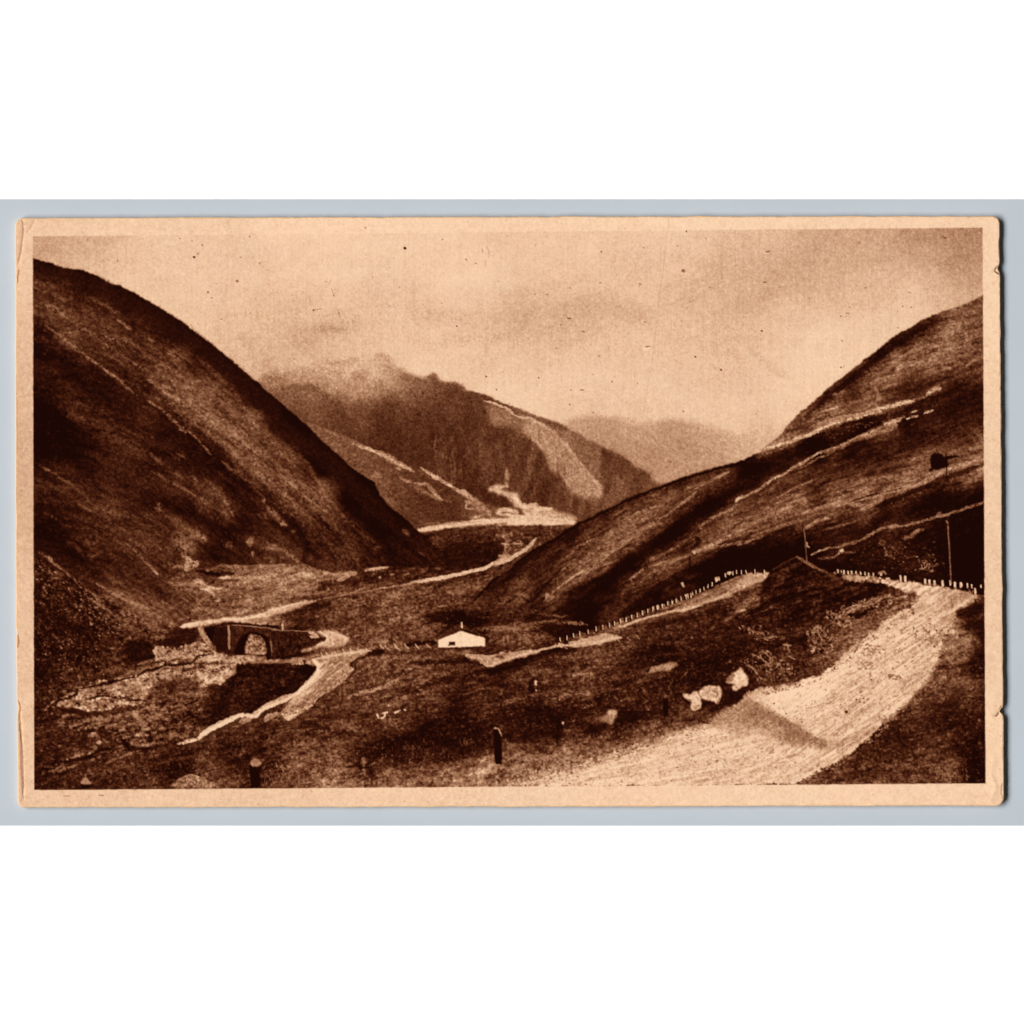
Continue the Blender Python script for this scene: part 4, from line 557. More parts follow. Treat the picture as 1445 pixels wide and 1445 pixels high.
for s in ('B3 1345,945 1370,940', 'B3 1275,975 1290,975 1285,990', 'B3 1100,1070 1112,1080'): line(s, 12, .86, .9, soft=1)
line('B3 1083,1005 1090,1020', 11, .9, .9, soft=.9, taper=False)
fill('B3 1040,1045 1100,1015 1160,1010 1190,1025 1120,1060 1050,1085', .18, 2, 2, .6, tex=.1)
# ---- knoll inside the bend
fill('B4 340,848 380,875 440,912 520,942 600,965 680,985 780,990 850,1005 900,1030 880,1060 780,1080 700,1110 600,1130 420,1180 200,1200 60,1190 110,1120 130,1095 150,1020 195,940 260,890', .06, 1.0, 1.5, lab=M_KNOLL, field=.055 + .13 * np.maximum(0, fbm(26, 5, 191, -24) + .3) + .05 * N1)
line('B4 345,848 400,880 460,915 525,942', 14, .44, .85, soft=1.6, brk=.15); line('B4 345,850 270,885 200,930', 8, .26, .7, brk=.4); line('B4 520,945 570,980 600,1000 500,1020', 24, .3, .5, soft=4)
line('B4 200,1080 320,1040 460,1000 560,985', 22, .16, .6, soft=3, brk=.5); line('B4 300,1100 480,1050 640,1010', 14, .15, .5, brk=.5); line('B4 320,930 400,950 280,1000', 30, .03, .6, soft=4); line('B4 150,1010 300,1000 400,960', 16, .12, .5)
line('B4 40,1120 100,1095 130,1090', 20, .56, .7, brk=.5); line('B4 0,1156 70,1125', 14, .5, .6); line('B4 130,1095 120,1140', 12, .34, .7)
line('C4 0,100 60,70 130,50', 20, .4, .6, soft=2.5, brk=.5); line('C4 0,100 50,85', 7, .74, .8); line('C4 40,125 160,90 260,70', 7, .28, .7, brk=.4); line('C3 1395,95 1445,80', 12, .74, .8); line('C3 1330,150 1390,110 1440,60', 12, .4, .6)

fill('C2 640,318 720,315 690,340 600,362 545,385 520,410 510,392 540,375 600,345', .05, 1.2, 1.5, .9); line('C2 900,405 1000,390 1100,385 1180,378 1270,390', 24, .06, .85, soft=2, brk=.3); line('C2 1280,440 1180,470 1050,500 900,550', 16, .08, .6, soft=3, brk=.4)
line('C2 540,395 545,430 520,460 480,500', 10, .1, .7, brk=.3)
line('C2 290,32 380,14 470,0 B2 520,1064 600,1052', 9, .5, .8, soft=1.4, brk=.35)
line('C2 298,375 326,410 326,450 280,505 200,572 130,612 60,642 0,668 C1 1330,705 1250,700 1160,735 1060,785 985,838 900,862', 15, .93, .92, soft=1.6, rough=1.0, lab=M_TRACK)
line('C2 300,372 420,350 520,332 640,322', 12, .84, .85, soft=1.6, rough=1, lab=M_TRACK)
for q in ('C2 210,610 300,560 370,490 420,420', 'C2 180,650 280,600 380,530 460,460', 'C2 340,430 400,400 480,375'): line(q, 9, .36, .6, soft=2, rough=2, brk=.4)
line('C3 200,332 300,308 370,295 440,288', 9, .8, .9, soft=1.2, rough=.8, lab=M_LANE)
# ---- rough heather and grass of the foreground
M_CAIRN = motif('printed_stone_pile')
for s, w, t, a in (('C2 500,595 560,575 640,550 720,530 780,500 800,490', 18, .68, .9), ('C2 540,580 700,535', 10, .8, .8), ('C2 730,545 850,510 960,480 1060,460 1140,425', 18, .4, .65), ('C2 820,470 870,440 910,410', 12, .08, .7), ('C2 310,680 450,640 600,600 740,560', 14, .36, .6), ('C2 640,640 760,590 880,555 1000,505 1150,460', 20, .08, .7), ('C2 330,690 450,660 560,640', 10, .42, .5),
                   ('C2 380,810 440,780 500,765 560,790 630,795', 12, .4, .6), ('C2 540,780 600,800', 12, .4, .6), ('C2 210,720 330,760 400,790', 22, .1, .6), ('C2 420,790 480,800 600,820', 26, .09, .6), ('C2 310,710 400,715 500,735', 14, .1, .6), ('C2 0,800 60,820 90,830', 10, .36, .6), ('C2 1150,580 1230,560 1330,540 1445,560', 12, .38, .6), ('C2 1200,640 1330,630 1445,620 C3 60,620 140,600 240,575', 14, .42, .65),
                   ('C2 1180,520 1250,505', 14, .36, .6), ('C2 800,960 1000,970 1200,940 1300,930', 20, .12, .5), ('C2 280,980 420,990 520,995', 20, .1, .6), ('C2 350,920 420,905 500,910', 22, .38, .5), ('C2 340,970 400,975 470,960', 12, .36, .5), ('C2 820,1040 900,1020 1100,990 1300,970', 24, .3, .6), ('C2 850,1090 1000,1080 1150,1090 1300,1080 1445,1040', 30, .55, .6), ('C2 500,1110 600,1090 700,1095', 14, .56, .7), ('C2 840,1100 900,1090', 12, .7, .7),
                   ('C2 1200,1070 1260,1050 1300,1060', 24, .6, .6), ('C2 1310,1070 1370,1040 1440,1030', 20, .1, .7), ('C2 1060,1040 1110,1060', 20, .14, .7), ('C2 1330,1085 1400,1070', 16, .08, .6), ('C2 1300,950 1360,945', 20, .36, .5),
                   ('C3 440,465 500,462 560,450', 14, .64, .8), ('C3 500,470 580,475', 12, .4, .6), ('C3 540,450 560,470', 14, .66, .7), ('C3 740,520 820,515 900,490', 8, .4, .6), ('C3 520,555 545,565 530,580', 12, .64, .8), ('C3 415,595 450,580 520,575 590,590', 7, .56, .8), ('C3 500,610 520,600', 10, .5, .6), ('C3 640,560 760,530 870,500', 7, .4, .5), ('C3 0,640 120,605 260,575', 12, .42, .7),
                   ('C3 760,310 850,290 1000,280 1150,270', 16, .36, .5), ('C3 780,240 900,220', 12, .3, .5), ('C3 930,205 950,215', 8, .5, .6), ('C3 1130,245 1140,250', 10, .7, .7), ('C3 1200,245 1210,250', 9, .66, .7), ('C3 1240,200 1330,150 1400,100', 14, .34, .5), ('C3 1000,210 1080,215', 8, .44, .5), ('C3 840,435 900,440', 14, .34, .5)):
    line(s, w, t, a, soft=max(1.1, w / K * .4), rough=2, brk=.5)
fill('C3 890,455 900,425 940,410 1020,390 1055,395 1055,415 1000,435 930,450', .68, 1, 1.6, lab=motif('printed_boulder'), tex=.1); line('C3 870,455 900,450', 10, .56, .6); line('C3 880,435 885,445', 20, .06, .8)
fill('C3 780,340 850,300 940,290 1040,310 1100,350 1000,360 860,370 790,370', .07, 3, 2, .8); fill('C3 720,400 760,380 820,390 800,420 740,430', .08, 2.5, 2, .7)
for q in ('C2 690,850 860,780 1100,740 1300,760 1340,900 1000,970 760,970 640,940', 'C3 20,650 300,640 420,700 380,850 200,860 80,780', 'C3 480,740 620,740 640,780 540,810', 'C3 690,700 820,670 960,640 1000,660 830,740 720,760', 'C3 1050,350 1300,300 1440,330 1400,420 1250,500 1100,480'):
    fill(q, .07, 5, 3, .55)
sc = [('C2 0,820 600,760 860,1000 840,1100 0,1110', 700, .06, .55, 401), ('C2 640,700 1400,600 1400,960 700,1000', 700, .01, .34, 402), ('C3 0,500 900,430 1040,480 1000,640 400,780 60,800', 800, .02, .5, 403), ('C3 60,400 700,300 1300,260 1440,440 1050,560 400,470', 800, .02, .46, 404),
      ('C4 0,60 500,60 700,200 600,330 300,480 0,400', 600, .03, .5, 405), ('C4 1180,450 1430,380 1430,1090 360,1090 700,880 1000,640', 1500, .03, .46, 406), ('C1 480,900 1440,760 1440,1120 60,1120 60,1060', 900, .04, .5, 407), ('C2 400,450 1100,420 1000,480 500,620 330,680', 300, .08, .42, 408), ('C2 100,80 1000,20 1440,0 1440,160 500,240', 300, .08, .4, 409),
      ('C3 60,880 400,820 860,760 980,720 1000,760 620,900 300,980 40,1000', 500, .1, .7, 410), ('C4 540,330 900,150 1000,60 900,60 520,200', 160, .15, .75, 411), ('C2 400,180 1000,180 1010,300 520,300', 150, .12, .5, 412)]
for s, n, t0, t1, sd in sc: scatter(s, n, t0, t1, .5, 1.5, -25, .9, 1.7, .5, sd, 1.5)
g = np.random.default_rng(77)                              # blades and stalks
for s, n, t0, t1 in (('C2 640,860 1300,840 1320,980 840,1030 640,1000', 120, .16, .5), ('C2 0,1000 600,960 840,1080 0,1110', 130, .25, .75), ('C3 400,640 900,520 980,640 760,720', 60, .2, .55), ('C1 300,1040 900,960 1440,1000 1440,1110 300,1110', 110, .15, .55), ('C4 1100,1000 1430,1020 1430,1090 1100,1090', 50, .3, .8), ('C2 400,380 1050,360 1000,430 560,500', 60, .2, .5), ('C3 1000,470 1120,440 1100,560 1000,600', 24, .3, .6)):
    q = P(s); lo, hi = q.min(0), q.max(0); q2 = np.roll(q, -1, 0)
    for k in range(n):
        x, y = lo + g.random(2) * (hi - lo)
        if (((q[:, 1] > y) != (q2[:, 1] > y)) & (x < (q2[:, 0] - q[:, 0]) * (y - q[:, 1]) / (q2[:, 1] - q[:, 1] + 1e-9) + q[:, 0])).sum() % 2 == 0: continue
        L = 3 + 7 * g.random(); line(np.array([(x, y), (x + g.normal() * 2.2, y - L * .7)]), .9, t0 + (t1 - t0) * g.random(), .6, soft=.9, rough=.2, tile=False)
for s in ('C2 665,690 680,715', 'C2 690,715 710,710 720,680', 'C2 700,690 735,680', 'C2 770,685 805,668', 'C2 828,662 835,672', 'C2 735,640 740,645'): line(s, 8, .92, .95, soft=1., brk=.1)
line('C2 590,945 598,985', 22, .6, .8, soft=2.5, brk=.3); line('C2 592,1010 598,1050', 14, .5, .7, brk=.3); line('C2 480,978 495,980', 10, .5, .7); line('C2 560,970 575,1010', 22, .06, .7); line('C2 610,980 640,1060', 24, .08, .6)
# ---- the main road swinging up to the bend
pr = P('C4 560,948 620,955 700,968 850,985 1000,1000')
p = P('C3 10,1112 120,1055 250,1012 400,978 560,948 660,915 760,880 900,845 1000,800 1100,770 1240,740 1340,680 1445,600 C4 60,575 130,540 220,540 340,512 430,480 490,465 560,400 640,325 740,250 860,145 960,95 1040,50 1080,20 B4 1050,1050 1000,1060 940,1040 880,1010 820,1000 740,990 650,985 600,965 540,940 600,938 720,955 850,968 950,992 1020,990 1100,1012 1200,1022 1300,1040 1380,1050 1400,1090 1380,1110 C4 1380,60 1310,80 1270,120 1240,180 1205,240 1190,300 1170,390 1130,455 1060,530 1000,600 960,640 900,690 840,760 780,830 700,890 640,930 560,980 500,1010 420,1050 330,1097 100,1100 C3 1400,1112')
ra = fbm(34, 3.2, 201, -33, octs=4); rb = fbm(60, 5, 203, -12, octs=4); wd = np.clip((XX - 1040) / 120, 0, 1)
fo = field('720,1100,.78 780,1090,.84 850,1080,.88 900,1065,.9 960,1045,.86 1000,1035,.9 1040,1050,.86 1080,1080,.86 1000,1095,.84 900,1098,.88 1120,1090,.88 1150,1070,.84 1180,1055,.78 1200,1040,.82 1240,1000,.84 1270,960,.84 1200,990,.8 1150,1010,.86 1100,990,.95 1140,970,.96 1180,945,.92 1220,915,.88 1250,890,.88 1280,920,.84 1300,930,.8 1280,870,.86 1310,860,.84 '
           '1320,890,.76 1330,865,.72 1345,850,.7 1365,842,.66 1300,835,.82 1260,822,.78 1200,815,.66 1180,811,.6 1250,960,.84 1210,960,.86 1100,1030,.84 1080,1050,.82 1060,980,.84 1050,995,.66 1030,1000,.62', 18)
rc = fbm(22, 1.9, 207, -34, octs=2); rd = fbm(30, 2.2, 209, -13, octs=2)
fo = fo + .015 + ((.17 * ra + .11 * rc) * wd + (.12 * rb + .09 * rd) * (1 - wd)) + .09 * N1 + .04 * N5
fill(p, 0, 1.2, 3.0, lab=motif('printed_road'), sm=False, grit=4.5, field=np.minimum(fo, .99))
line('C3 20,1112 130,1058 260,1014 410,980 570,948 660,915', 22, .38, .5, soft=4, rough=3, brk=.6); line('C3 600,925 760,875 900,840 1020,790 1120,760', 46, .5, .6, soft=8, rough=4, brk=.5); line('C3 1120,770 1240,735 1330,690 1420,650', 40, .55, .6, soft=7, rough=3, brk=.5)
line('C4 70,570 200,540 340,512', 20, .66, .5, soft=3, brk=.4); line('C4 560,410 720,270 860,150', 30, .6, .5, soft=5, rough=3, brk=.6)
line('C3 350,1000 480,970 620,950', 22, .16, .6, soft=3, rough=3, brk=.7); line('C3 20,1050 130,1010', 16, .3, .6, brk=.5); line('C3 40,920 200,890 420,880', 20, .3, .4, soft=4, brk=.4); line('C3 120,960 240,950 340,955', 24, .66, .7, soft=4, brk=.4); line('C3 0,1075 60,1050 100,1040', 26, .1, .6, soft=3, brk=.4)
scatter('C3 900,850 1300,690 1440,600 1440,660 1240,780 900,880', 120, .2, .6, .5, 1.3, -20, .6, 1.7, .7, 428); scatter('C4 120,560 480,490 740,260 1040,60 1060,90 780,270 560,450 400,530 130,590', 200, .15, .6, .5, 1.4, -35, .6, 1.8, .75, 429); scatter('C4 1130,460 1000,600 780,830 500,1010 360,1090 480,1080 800,850 1060,580', 220, .3, .85, .5, 1.3, -40, .6, 1.8, .7, 430)
scatter('C3 20,1010 400,930 640,930 400,1000 150,1070 20,1100', 220, .08, .6, .5, 1.3, -15, .6, 1.7, .7, 421); scatter('C3 150,1080 1440,640 1440,1100 150,1100', 420, .3, .62, .5, 1.1, -14, .5, 1.9, .55, 422)
scatter('C4 200,660 600,420 1000,100 1240,100 1130,440 700,860 350,1080 60,1080', 560, .3, .62, .5, 1.2, -35, .5, 2.2, .55, 423); scatter('C4 1020,160 1200,160 1170,320 1030,240', 60, .16, .4, .5, 1.3, -50, .8, 1.7, .7, 424); scatter('C4 700,280 840,290 830,350 720,350', 40, .3, .5, .6, 1.4, 20, .5, 2, .6, 425); scatter('C4 680,380 800,390 790,440 690,430', 40, .34, .55, .6, 1.5, -10, .5, 2, .6, 426); scatter('C4 880,460 970,460 960,490 890,490', 20, .2, .5, .6, 1.4, -10, .5, 2.2, .7, 427)
for s, w, t, a in (('C4 290,690 380,665 470,645 560,610 650,575', 8, .42, .6), ('C4 370,740 430,700 520,660', 10, .46, .6), ('C4 420,770 520,720 600,690', 10, .48, .6), ('C4 400,800 460,770 510,720', 6, .44, .5), ('C4 500,640 590,600 700,540 790,470', 6, .5, .6), ('C4 640,880 740,780 840,700', 6, .56, .5), ('C4 600,860 720,760 860,650', 5, .56, .4), ('C4 0,1000 100,930 260,870', 12, .5, .5), ('C4 60,1040 200,980 380,910', 12, .5, .55), ('C4 160,1000 300,940 460,920', 14, .52, .5),
                   ('C4 0,960 100,890 200,860', 8, .54, .5), ('C4 300,1050 420,1020 480,970', 8, .56, .5), ('C3 1100,950 1240,890 1380,800', 5, .5, .6), ('C3 600,1040 700,1010 820,990', 5, .5, .6), ('C3 560,1060 760,1000', 5, .56, .5), ('C3 1080,1090 1200,1000 1440,900', 10, .6, .5), ('C3 1240,1050 1440,960', 10, .6, .5), ('C4 760,300 830,320', 9, .4, .6), ('C4 1060,170 1100,200 1120,240', 8, .3, .6), ('C4 1200,100 1190,160 1180,240', 8, .5, .5), ('C4 1240,0 1250,60 1240,80', 14, .3, .6), ('C4 1020,250 1100,260 1160,290', 8, .46, .5), ('C4 1160,270 1165,290', 12, .24, .7)):
    line(s, w, t + .06, a * .7, soft=max(1.4, w / K * .8), rough=1.6, brk=.6)
line('C4 150,600 260,690 330,740', 10, .98, .6); line('C4 200,640 300,610 400,560 500,520', 40, .98, .45, soft=6); line('C4 1130,460 1060,530 960,640 860,740', 24, .96, .6, soft=4)
fill('C3 -80,1110 150,1022 420,955 640,915 900,838 960,860 700,955 400,1030 200,1082 60,1112', .5, 7, 4, .6, field=.52 + .34 * N1 + .3 * N5 + .2 * rd)
scatter('C3 0,1110 150,1030 420,960 640,920 900,845 940,860 700,950 400,1025 150,1090', 260, .05, .95, .5, 1.5, -16, .7, 2, .7, 461)
# the dark bar lying over the road
fill('C4 -20,690 60,600 200,680 330,740 430,815 530,860 500,890 410,870 340,880 270,860 180,815 90,770 0,735', .6, 2.6, 3, .85, field=.55 + .1 * N1 + .1 * rc + .05 * N5); fill('C3 1240,735 1310,690 1445,640 1445,740 1390,790 1330,760', .66, 4, 3, .5)
line('C4 60,690 200,700 300,760 420,840', 40, .45, .4, soft=6); line('C4 100,790 170,805 240,845', 34, .8, .7, soft=4, brk=.4); line('C4 440,830 520,860 480,890', 12, .4, .5, brk=.4)
# ---- tangled verge along the inside of the bend
for s in ('C4 530,90 550,130 540,85 520,130', 'C4 590,110 630,80 680,60 740,40', 'C4 600,120 640,95 700,80 760,60 800,40', 'C4 640,90 700,70 760,40 830,10', 'C4 560,150 600,120 640,110', 'C4 600,130 660,160 620,180', 'C4 800,40 870,10 900,30', 'C4 860,0 880,40', 'C4 900,30 960,10 1000,20', 'C4 560,100 580,140 600,180', 'C4 440,220 470,180 510,220', 'C4 400,290 430,240 470,200', 'C4 470,170 480,230 500,260', 'C4 430,260 490,300 530,340', 'C4 290,280 300,340', 'C4 150,320 190,360 260,420', 'C4 90,345 150,380 190,420', 'C4 40,385 90,420 130,470', 'C4 150,320 130,370', 'C4 200,340 190,400', 'C4 300,350 340,370', 'C4 330,450 300,470', 'C4 500,330 540,330', 'C4 20,180 80,200 120,230', 'C4 100,210 190,250', 'C4 560,180 640,150 700,140'):
    line(s, 8, .66, .8, soft=1.1, rough=2, brk=.4)
scatter('C4 500,90 840,0 1000,0 700,110 600,190 520,180', 130, .3, .85, .5, 1.5, -25, .9, 1.8, .8, 431); scatter('C4 380,220 520,170 560,330 420,330', 90, .2, .7, .5, 1.4, -30, 1, 1.7, .75, 432); scatter('C4 20,380 160,310 340,420 300,500 120,500', 150, .12, .72, .5, 1.5, 40, .8, 1.8, .75, 433); scatter('C4 20,170 120,190 240,300 100,260', 50, .2, .7, .5, 1.2, 20, .7, 1.6, .7, 434)
line('C4 270,290 310,290', 12, .6, .8); line('C4 170,255 195,250', 14, .74, .8, brk=.2); line('C4 640,110 720,110 800,70', 22, .05, .85, soft=2); line('C4 660,135 720,130', 18, .05, .8); line('C4 400,300 380,260 400,240', 26, .05, .7, soft=3); line('C4 300,500 400,470 470,460', 20, .3, .5, brk=.5); line('C4 560,190 700,170 820,130', 40, .4, .5, soft=6, brk=.4); line('C4 850,105 960,80 1040,45', 8, .14, .6, brk=.4); line('C4 540,210 640,220 740,240', 12, .24, .5, brk=.5); line('C4 880,20 960,40 900,60', 14, .12, .6, brk=.5)
for q, sd in (('C4 860,20 1000,0 1040,40 900,80 700,130 600,190 520,180 560,120', 451), ('C4 400,230 500,170 580,240 540,340 420,330', 452), ('C4 30,390 150,310 260,370 360,440 300,500 130,500', 453), ('C4 0,190 120,170 260,240 200,270 60,240', 454)):
    scatter(q, 55, .4, .85, .5, 1.3, -35, .9, 2.2, .75, sd); scatter(q, 40, .0, .1, .6, 1.6, -35, .9, 2., .7, sd + 50)
for s, w, t, a in (('C4 0,150 120,110 260,70 420,40', 10, .03, .7), ('C4 120,100 260,60 400,20', 8, .3, .6), ('C4 20,240 200,210 330,200 420,190', 16, .3, .45), ('C4 180,310 300,260 420,250', 18, .04, .6), ('C4 60,280 160,300', 14, .3, .5), ('C3 900,350 1100,330 1250,300 1400,270', 20, .3, .4), ('C3 1150,420 1280,380 1420,350', 22, .03, .6), ('C3 700,330 560,350 420,380', 18, .34, .45), ('C3 300,420 420,400 560,410', 20, .05, .55), ('C3 80,460 200,430 340,450', 18, .36, .5), ('C3 180,560 330,530 460,540', 18, .04, .55), ('C3 600,500 700,520 820,480', 20, .05, .5), ('C2 1180,470 1300,440 1440,470', 20, .05, .55), ('C2 1020,540 1160,520 1250,540', 14, .34, .5), ('C2 600,860 760,830 900,840', 30, .04, .5), ('C2 380,860 520,850 600,880', 16, .34, .45), ('C2 250,800 340,830 420,850', 18, .05, .5), ('C1 1100,900 1250,880 1420,900', 22, .05, .45), ('C1 760,980 900,950 1040,960', 16, .3, .45), ('C1 620,1000 760,1020 900,1010', 18, .05, .5)):
    line(s, w, t, a, soft=w / K * .7, rough=3, brk=.5)
# ---- verge to the right of the road
for s, w, t, a in (('C4 1300,80 1310,160 1280,200', 30, .2, .5), ('C4 1200,240 1280,235 1340,230', 12, .1, .6), ('C4 1210,300 1300,270 1330,330 1240,370', 60, .42, .6), ('C4 1170,400 1280,410 1400,385 1445,375', 20, .1, .75), ('C4 1240,540 1300,500 1400,520', 36, .44, .6), ('C4 1010,640 1100,610 1200,580', 30, .36, .5), ('C4 1100,500 1200,450 1300,430', 40, .4, .5), ('C4 1200,560 1240,540 1290,560 1200,640', 44, .08, .6), ('C4 930,665 960,680', 22, .1, .6), ('C4 1080,640 1200,640 1300,650', 50, .09, .5), ('C4 860,730 1000,740 1200,700', 50, .15, .5), ('C4 640,960 760,900 900,860', 40, .16, .5), ('C4 420,1080 560,1060 700,1050', 24, .2, .5), ('C4 340,1095 430,1070 520,1020', 12, .3, .6), ('C4 1060,980 1180,1000 1280,1040', 18, .44, .5), ('C4 640,1020 800,990', 14, .4, .4), ('C4 1380,900 1410,1060', 70, .04, .6), ('C4 1400,1000 1420,1000', 10, .3, .6)):
    line(s, w, t, a, soft=max(1.2, w / K * .6), rough=3, brk=.55)
line('C4 1300,110 1350,90 1445,60', 60, .05, .8, soft=4, rough=2, brk=.3); line('C4 1320,180 1400,170 1445,200 1445,300', 50, .06, .7, soft=5); line('B4 1375,1040 1390,1085', 14, .7, .85); line('B4 1350,1040 1355,1060', 9, .5, .7); line('B4 1380,1090 1395,1085', 10, .75, .8)
# ---- guard stones round the bend, telegraph poles
for x, y, w, h in ((585, 935, 9, 16), (620, 938, 9, 20), (645, 940, 8, 14), (665, 940, 8, 14), (690, 942, 8, 14), (718, 945, 8, 14), (745, 946, 7, 14), (765, 950, 7, 14), (790, 952, 8, 16), (605, 936, 6, 12), (835, 948, 10, 14), (950, 975, 10, 30), (975, 978, 12, 26), (1095, 995, 12, 24), (1120, 998, 12, 22), (1148, 1002, 12, 26), (1195, 1005, 14, 26), (1268, 1012, 14, 20), (1303, 1015, 14, 24), (1340, 1018, 9, 22), (1365, 1022, 8, 18), (1240, 1002, 10, 20), (1385, 1050, 10, 30), (1420, 1020, 8, 14)):
    line(f'B4 {x - w * .8},{y + h * .5} {x - w * .9},{y - h * .3}', w * .7, .03, .8, soft=.9, taper=False); line(f'B4 {x},{y - h * .5} {x + 1},{y + h * .4}', w * .78, .93, .95, soft=.9, taper=False, sm=False, lab=motif('printed_guard_post'))
line('B4 820,945 850,938 870,950', 14, .66, .8, brk=.3); line('B4 1090,1005 1160,1012', 8, .6, .6); line('B4 560,945 575,948', 12, .6, .7); line('B4 1010,975 1060,990', 14, .06, .8)
for s, w in (('B4 388,685 395,740 400,800 405,872', 7), ('B4 1222,625 1228,700 1238,860 1245,1000', 8.5)): line(s, w * .75, .42, .9, soft=.9, taper=False, rough=.3, lab=motif('printed_telegraph_pole'))
line('B4 392,680 386,700', 5, .5, .7); line('B4 405,765 408,785 418,795', 8, .76, .9); line('B4 1222,615 1222,660', 14, .06, .7); line('B4 1215,640 1228,655', 7, .56, .7); line('B4 1255,640 1260,850 1275,990', 22, .02, .5, soft=3)
# ---- boulders at the roadside
for q in ('C3 1085,585 1110,620 1135,665 1190,670 1240,640 1310,630 1330,560 1250,625 1195,600', 'C3 1320,560 1360,575 1440,545 C4 60,520 20,545'): fill(q, .05, 2, 1.5, .8)
for q in ('C3 1085,580 1100,570 1130,575 1150,560 1175,568 1190,590 1195,640 1185,658 1150,672 1135,655 1132,620 1105,600', 'C3 1185,560 1215,530 1255,525 1295,532 1310,560 1308,600 1290,628 1260,620 1225,610 1195,595', 'C3 1340,500 1365,460 1400,440 1420,420 1440,440 C4 20,425 40,445 65,490 60,520 30,530 0,550 C3 1400,555 1375,545 1385,510 1350,515'):
    fill(q, .92, .9, 1.4, lab=motif('printed_boulder'), field=.84 + .14 * N1 + .1 * N5)
for s, w, t, a in (('C3 1195,595 1240,560 1290,540', 10, .6, .7), ('C3 1200,570 1230,600', 18, .66, .5), ('C3 1260,555 1290,570 1280,600', 8, .5, .7), ('C3 1300,600 1290,630', 10, .5, .6), ('C3 1150,640 1160,660 1180,640', 8, .55, .7), ('C3 1120,600 1135,620', 12, .3, .8), ('C3 1160,585 1175,600', 7, .62, .6), ('C3 1345,505 1365,480 1385,460', 26, .4, .7), ('C3 1380,510 1400,540', 8, .6, .6), ('C3 1250,530 1240,560', 6, .55, .6)):
    line(s, w, t, a, soft=1.2, brk=.3)
fill('C3 605,720 640,690 670,662 700,680 705,705 680,730 670,760 650,740', .6, 1.8, 2, lab=motif('printed_boulder'), tex=.1); line('C3 650,680 690,680 690,710', 18, .84, .7, soft=2); line('C3 610,730 640,740', 14, .3, .6); line('C3 700,720 760,700 830,700', 40, .06, .7, soft=4, brk=.3); line('C3 520,790 600,770 640,760', 30, .06, .6, soft=4)
line('C3 230,502 231,518', 12, .9, .9, soft=1.2, taper=False); line('C3 205,490 205,560', 26, .05, .75, soft=2); line('C3 232,548 238,558', 8, .84, .85); line('C3 387,736 391,744', 10, .86, .9); line('C3 365,605 375,605', 10, .6, .7); line('C3 350,730 355,840', 40, .04, .6, soft=4); line('C3 410,790 450,780 480,800', 44, .34, .6, soft=4, brk=.5)
fill('C1 845,1120 865,1085 905,1055 950,1045 1000,1060 1050,1085 1085,1105 1090,1122', .55, 1.6, 2, lab=M_CAIRN, field=.5 + .34 * N1 + .2 * N2); scatter('C1 850,1118 910,1055 1000,1060 1085,1110', 70, .1, .95, .6, 1.5, 0, 1, 1.3, .8, 441); line('C1 870,1080 940,1045 1000,1060', 7, .82, .7, brk=.3)
# ---- bollards on the near verge
for pts, cap in (('C1 1290,985 1355,985 1350,1118 1300,1118', 'C1 1298,985 1300,965 1325,950 1350,960 1358,980 1335,995 1310,995'), ('C1 305,1095 362,1095 358,1122 308,1122', 'C1 308,1095 312,1080 340,1060 362,1085 360,1098'), ('C2 1350,785 1365,775 1392,800 1398,940 1400,980 1360,985 1352,930', None), ('C3 970,595 1000,600 1004,700 975,715', 'C3 975,595 985,575 1000,590')):
    fill(pts, .035, .9, .7, lab=motif('printed_bollard'), sm=False, field=.035 + .03 * N1)
    if cap: fill(cap, .66, .9, .9, .9 if cap[:2] == 'C1' else .5, lab=len(MOTIF) - 1, tex=.1)
line('C2 1352,775 1375,778 1390,800 1395,820', 7, .62, .85, soft=1); line('C2 1355,770 1365,775', 8, .7, .8); line('C1 1290,1110 1340,1120', 14, .03, .6); line('C2 1395,960 1405,975', 7, .5, .7)
# ---- grain of the printing, specks and scratches on the card
mott = .6 * N1 + .2 * N5 + .75 * fbm(9, 2., 551, -13, octs=2)
rough_land = np.isin(LAB, [M_MOOR, M_VALLEY, M_SCREE, M_KNOLL, M_RIVER]).astype(np.float32)
T *= 1 + .42 * blur(rough_land, 1.) * np.clip(1.5 - 1.6 * T, .25, 1) * mott
T += .06 * blur(rough_land, 1.) * np.clip(mott - .25, 0, 1)
T = np.where((T < .6) & (LAB != M_SKY) & (LAB != M_FAR) & (LAB != M_MTN), np.maximum(.18 + (T - .18) * (1.24 - .24 * np.clip((T - .35) / .25, 0, 1)), .015), T)
T = np.where(np.isin(LAB, [M_LHILL, M_RHILL, M_SPUR]), T * (1 + .22 * mott), T)
mid = np.clip(4 * T * (1 - T), 0, 1)
T = T + (.20 * T * (1 - np.clip(T, 0, 1)) - .03 * np.clip(1 - T / .2, 0, 1)) * (LAB != M_SKY)
sky = (LAB == M_SKY) | (LAB == M_FAR)
grain = RNG.standard_normal((H, W)).astype(np.float32); g1 = blur(grain, .75); g1 /= g1.std(); g2 = blur(RNG.standard_normal((H, W)).astype(np.float32), 1.5); g2 /= g2.std()
T += (.014 + .034 * mid) * g1 * np.where(sky, .72, 1) + (.002 + .010 * mid) * g2
T += .016 * (lattice(XX / 1.7, YY / 60, 501) - .5) * 2 * np.clip(T * 1.6 - .3, 0, 1)
